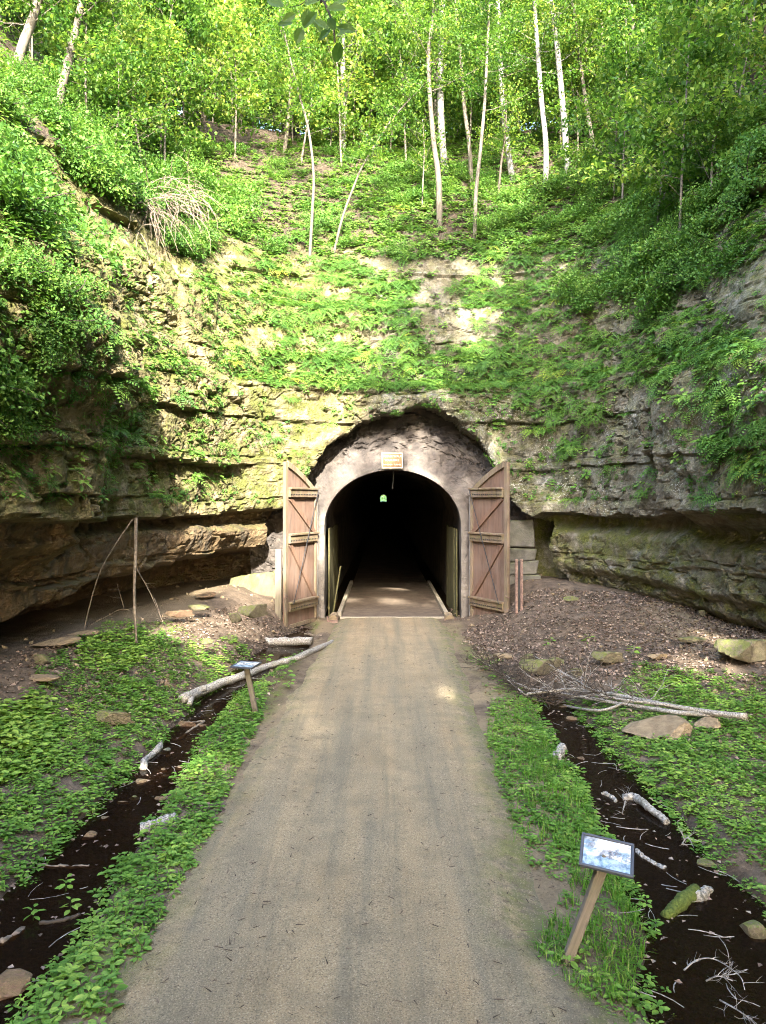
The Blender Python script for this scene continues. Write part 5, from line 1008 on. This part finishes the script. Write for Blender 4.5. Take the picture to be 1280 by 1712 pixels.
# dark twig debris on the path
n_ = 26000; x = r.uniform(-2.3, 2.3, n_); y = 5 + 20 * r.random(n_) ** 1.4; kk_ = r.random(n_) < .35 + .65 * sst(.6, 2.1, np.abs(x)); x, y = x[kk_], y[kk_]; n_ = len(x)
zp = .035 * (1 - (x / 2.3) ** 2) + .026; az = r.uniform(0, 6.28, n_); d = np.stack([np.cos(az), np.sin(az), r.uniform(-.05, .12, n_)], 1)
V, T, A = scatter(np.array([(-.07, 0, .02), (.07, 0, .02), (.02, 1, .06), (0, .5, .10)]), np.array([(0, 1, 3), (1, 2, 3), (0, 3, 2)]), np.stack([x, y, zp], 1), frames(d, np.tile([0, 0, 1.], (n_, 1))), np.where(r.random(n_) < .06, r.uniform(.05, .11, n_), r.uniform(.012, .04, n_)), np.clip(r.normal(.15, .2, n_), 0, 1))
tag(link('path_debris', mesh_np('path_debris', V, T, {'var': A}), M['litter']), 'scattered bits of bark and twig on the gravel path', 'debris', None, 'stuff')
# floating bits on the ditch water
x = np.concatenate([r.uniform(-4.4, -2.6, 2600), r.uniform(2.5, 4.3, 2600)]); y = r.uniform(5.2, 23, 5200); z = gz(x, y); kk_ = (z < -.12) & (r.random(5200) < .15 + .85 * sst(-.34, -.16, z)) & ((x < 0) | (y < 17.5)); x, y = x[kk_], y[kk_]; n_ = len(x)
d = rdirs(n_, r); d[:, 2] *= .12; V, T, A = scatter(L2V * np.array([1.0, 1, 1.5]), L2T, np.stack([x, y, np.maximum(gz(x, y), -.165) + .008], 1), frames(d, rdirs(n_, r) * .25 + np.array([0, 0, 1])), r.uniform(.02, .09, n_), np.clip(r.normal(.35, .28, n_), 0, 1))
tag(link('floating_debris', mesh_np('floating_debris', V, T, {'var': A}), M['litter']), 'dead leaf bits floating and stranded along the ditches', 'debris', None, 'stuff')
m = MB()
for q in range(150):
    left = q % 2; yy_ = r.uniform(5.5, 22 if left else 17); xx_ = (xd_l(yy_) if left else xd_r(yy_)) + r.normal(0, .5); zz_ = max(float(gz(xx_, yy_)), -.165) + .012; a_ = r.uniform(0, 6.28); l_ = r.uniform(.08, .4)
    P = np.array([(xx_ + l_ * t_ * math.cos(a_ + .3 * t_), yy_ + l_ * t_ * math.sin(a_ + .3 * t_), zz_ + .02 * t_) for t_ in (0, .35, .7, 1)]); m.tube(P, r.uniform(.002, .006), 4, False)
tag(m.build('twig_debris', M['twig_white']), 'scattered thin twigs in the ditches', 'twigs', None, 'stuff')
Vr, Tr = [], []; off = 0
me0 = rock_mesh('rubble', 99, 1, .7, .9); v0 = np.array([v.co[:] for v in me0.vertices]); t0_ = np.array([list(p_.vertices) for p_ in me0.polygons]); bpy.data.meshes.remove(me0)
x, y, z, px, py = ground_pts(9000, -8.5, 9.6, 14, 28, r); k = (np.abs(x) > 2.4) & (z > -.15) & (r.random(9000) < .07); n_ = k.sum(); d = rdirs(n_, r)
V, T, A = scatter(v0, t0_, np.stack([x[k], y[k], z[k] + .01], 1), frames(d, rdirs(n_, r)), .02 + .10 * r.random(n_) ** 2.5)
tag(link('rubble', mesh_np('rubble', V, T), M['stone_tan']), 'small stones scattered over the talus slopes', 'rubble', None, 'stuff')
# separate seedlings on the leaf slope and by the water
SDL = [(950, 1048), (995, 1035), (1012, 1030), (920, 1085), (985, 1080), (1042, 1058), (1058, 1098), (480, 1138), (484, 1152), (110, 1490), (118, 1528), (55, 1540), (445, 1110), (1285, 1500)]
SDN = ['bright seedling on the leaf slope below the dark green mossy lump', 'left one of two seedlings near the top of the leaf slope', 'right one of two seedlings near the top of the leaf slope', 'seedling on the lower leaf slope left of the squarish mossy stone', 'seedling on the leaf slope just above the squarish mossy stone', 'pale seedling alone on the middle of the leaf slope', 'seedling right of the squarish mossy stone', 'upper one of two seedlings in the mud beside the path at left', 'lower one of two seedlings in the mud beside the path at left', 'uppermost of three seedlings standing in the dark left ditch', 'middle one of three seedlings standing in the dark left ditch', 'leftmost of three seedlings standing in the dark left ditch', 'seedling beside the long birch log behind the small left panel', 'seedling at the right picture edge beside the ditch']
hm = mesh_np('seedling', HT[1][0], HT[1][1], {'var': np.clip(.6 + HT[1][2], 0, 1)}); hm.materials.append(M['herb'])
for i, (a, b) in enumerate(SDL):
    p = gp(a, b); o = bpy.data.objects.new('seedling', hm); C.objects.link(o); o.location = p; s = r.uniform(.2, .34) if b < 1200 else .16; o.scale = (s, s, s); o.rotation_euler = (0, 0, i * 1.1)
    tag(o, SDN[i], 'seedling', 'lone seedlings')
# the land beyond the far tunnel mouth
V = np.array([(-60, 640, 2.4), (60, 640, 2.4), (60, 760, 8), (-60, 760, 8)]); tag(link('far_ground', mesh_np('far_ground', V, np.array([[0, 1, 2, 3]])), M['grass']), kind='structure')
for i, x in enumerate((-3, .2, 3.2, 1.5, -1.5)):
    plant_tree('tree', (x, 668 + i * 3, 2.5), VT[3], M['bark'], M['leaf'], 'sunlit tree in the bright green speck seen through the tunnel', 'trees beyond the far tunnel mouth', i, 1.0)
print('tris', sum(len(m.polygons) for m in bpy.data.meshes))
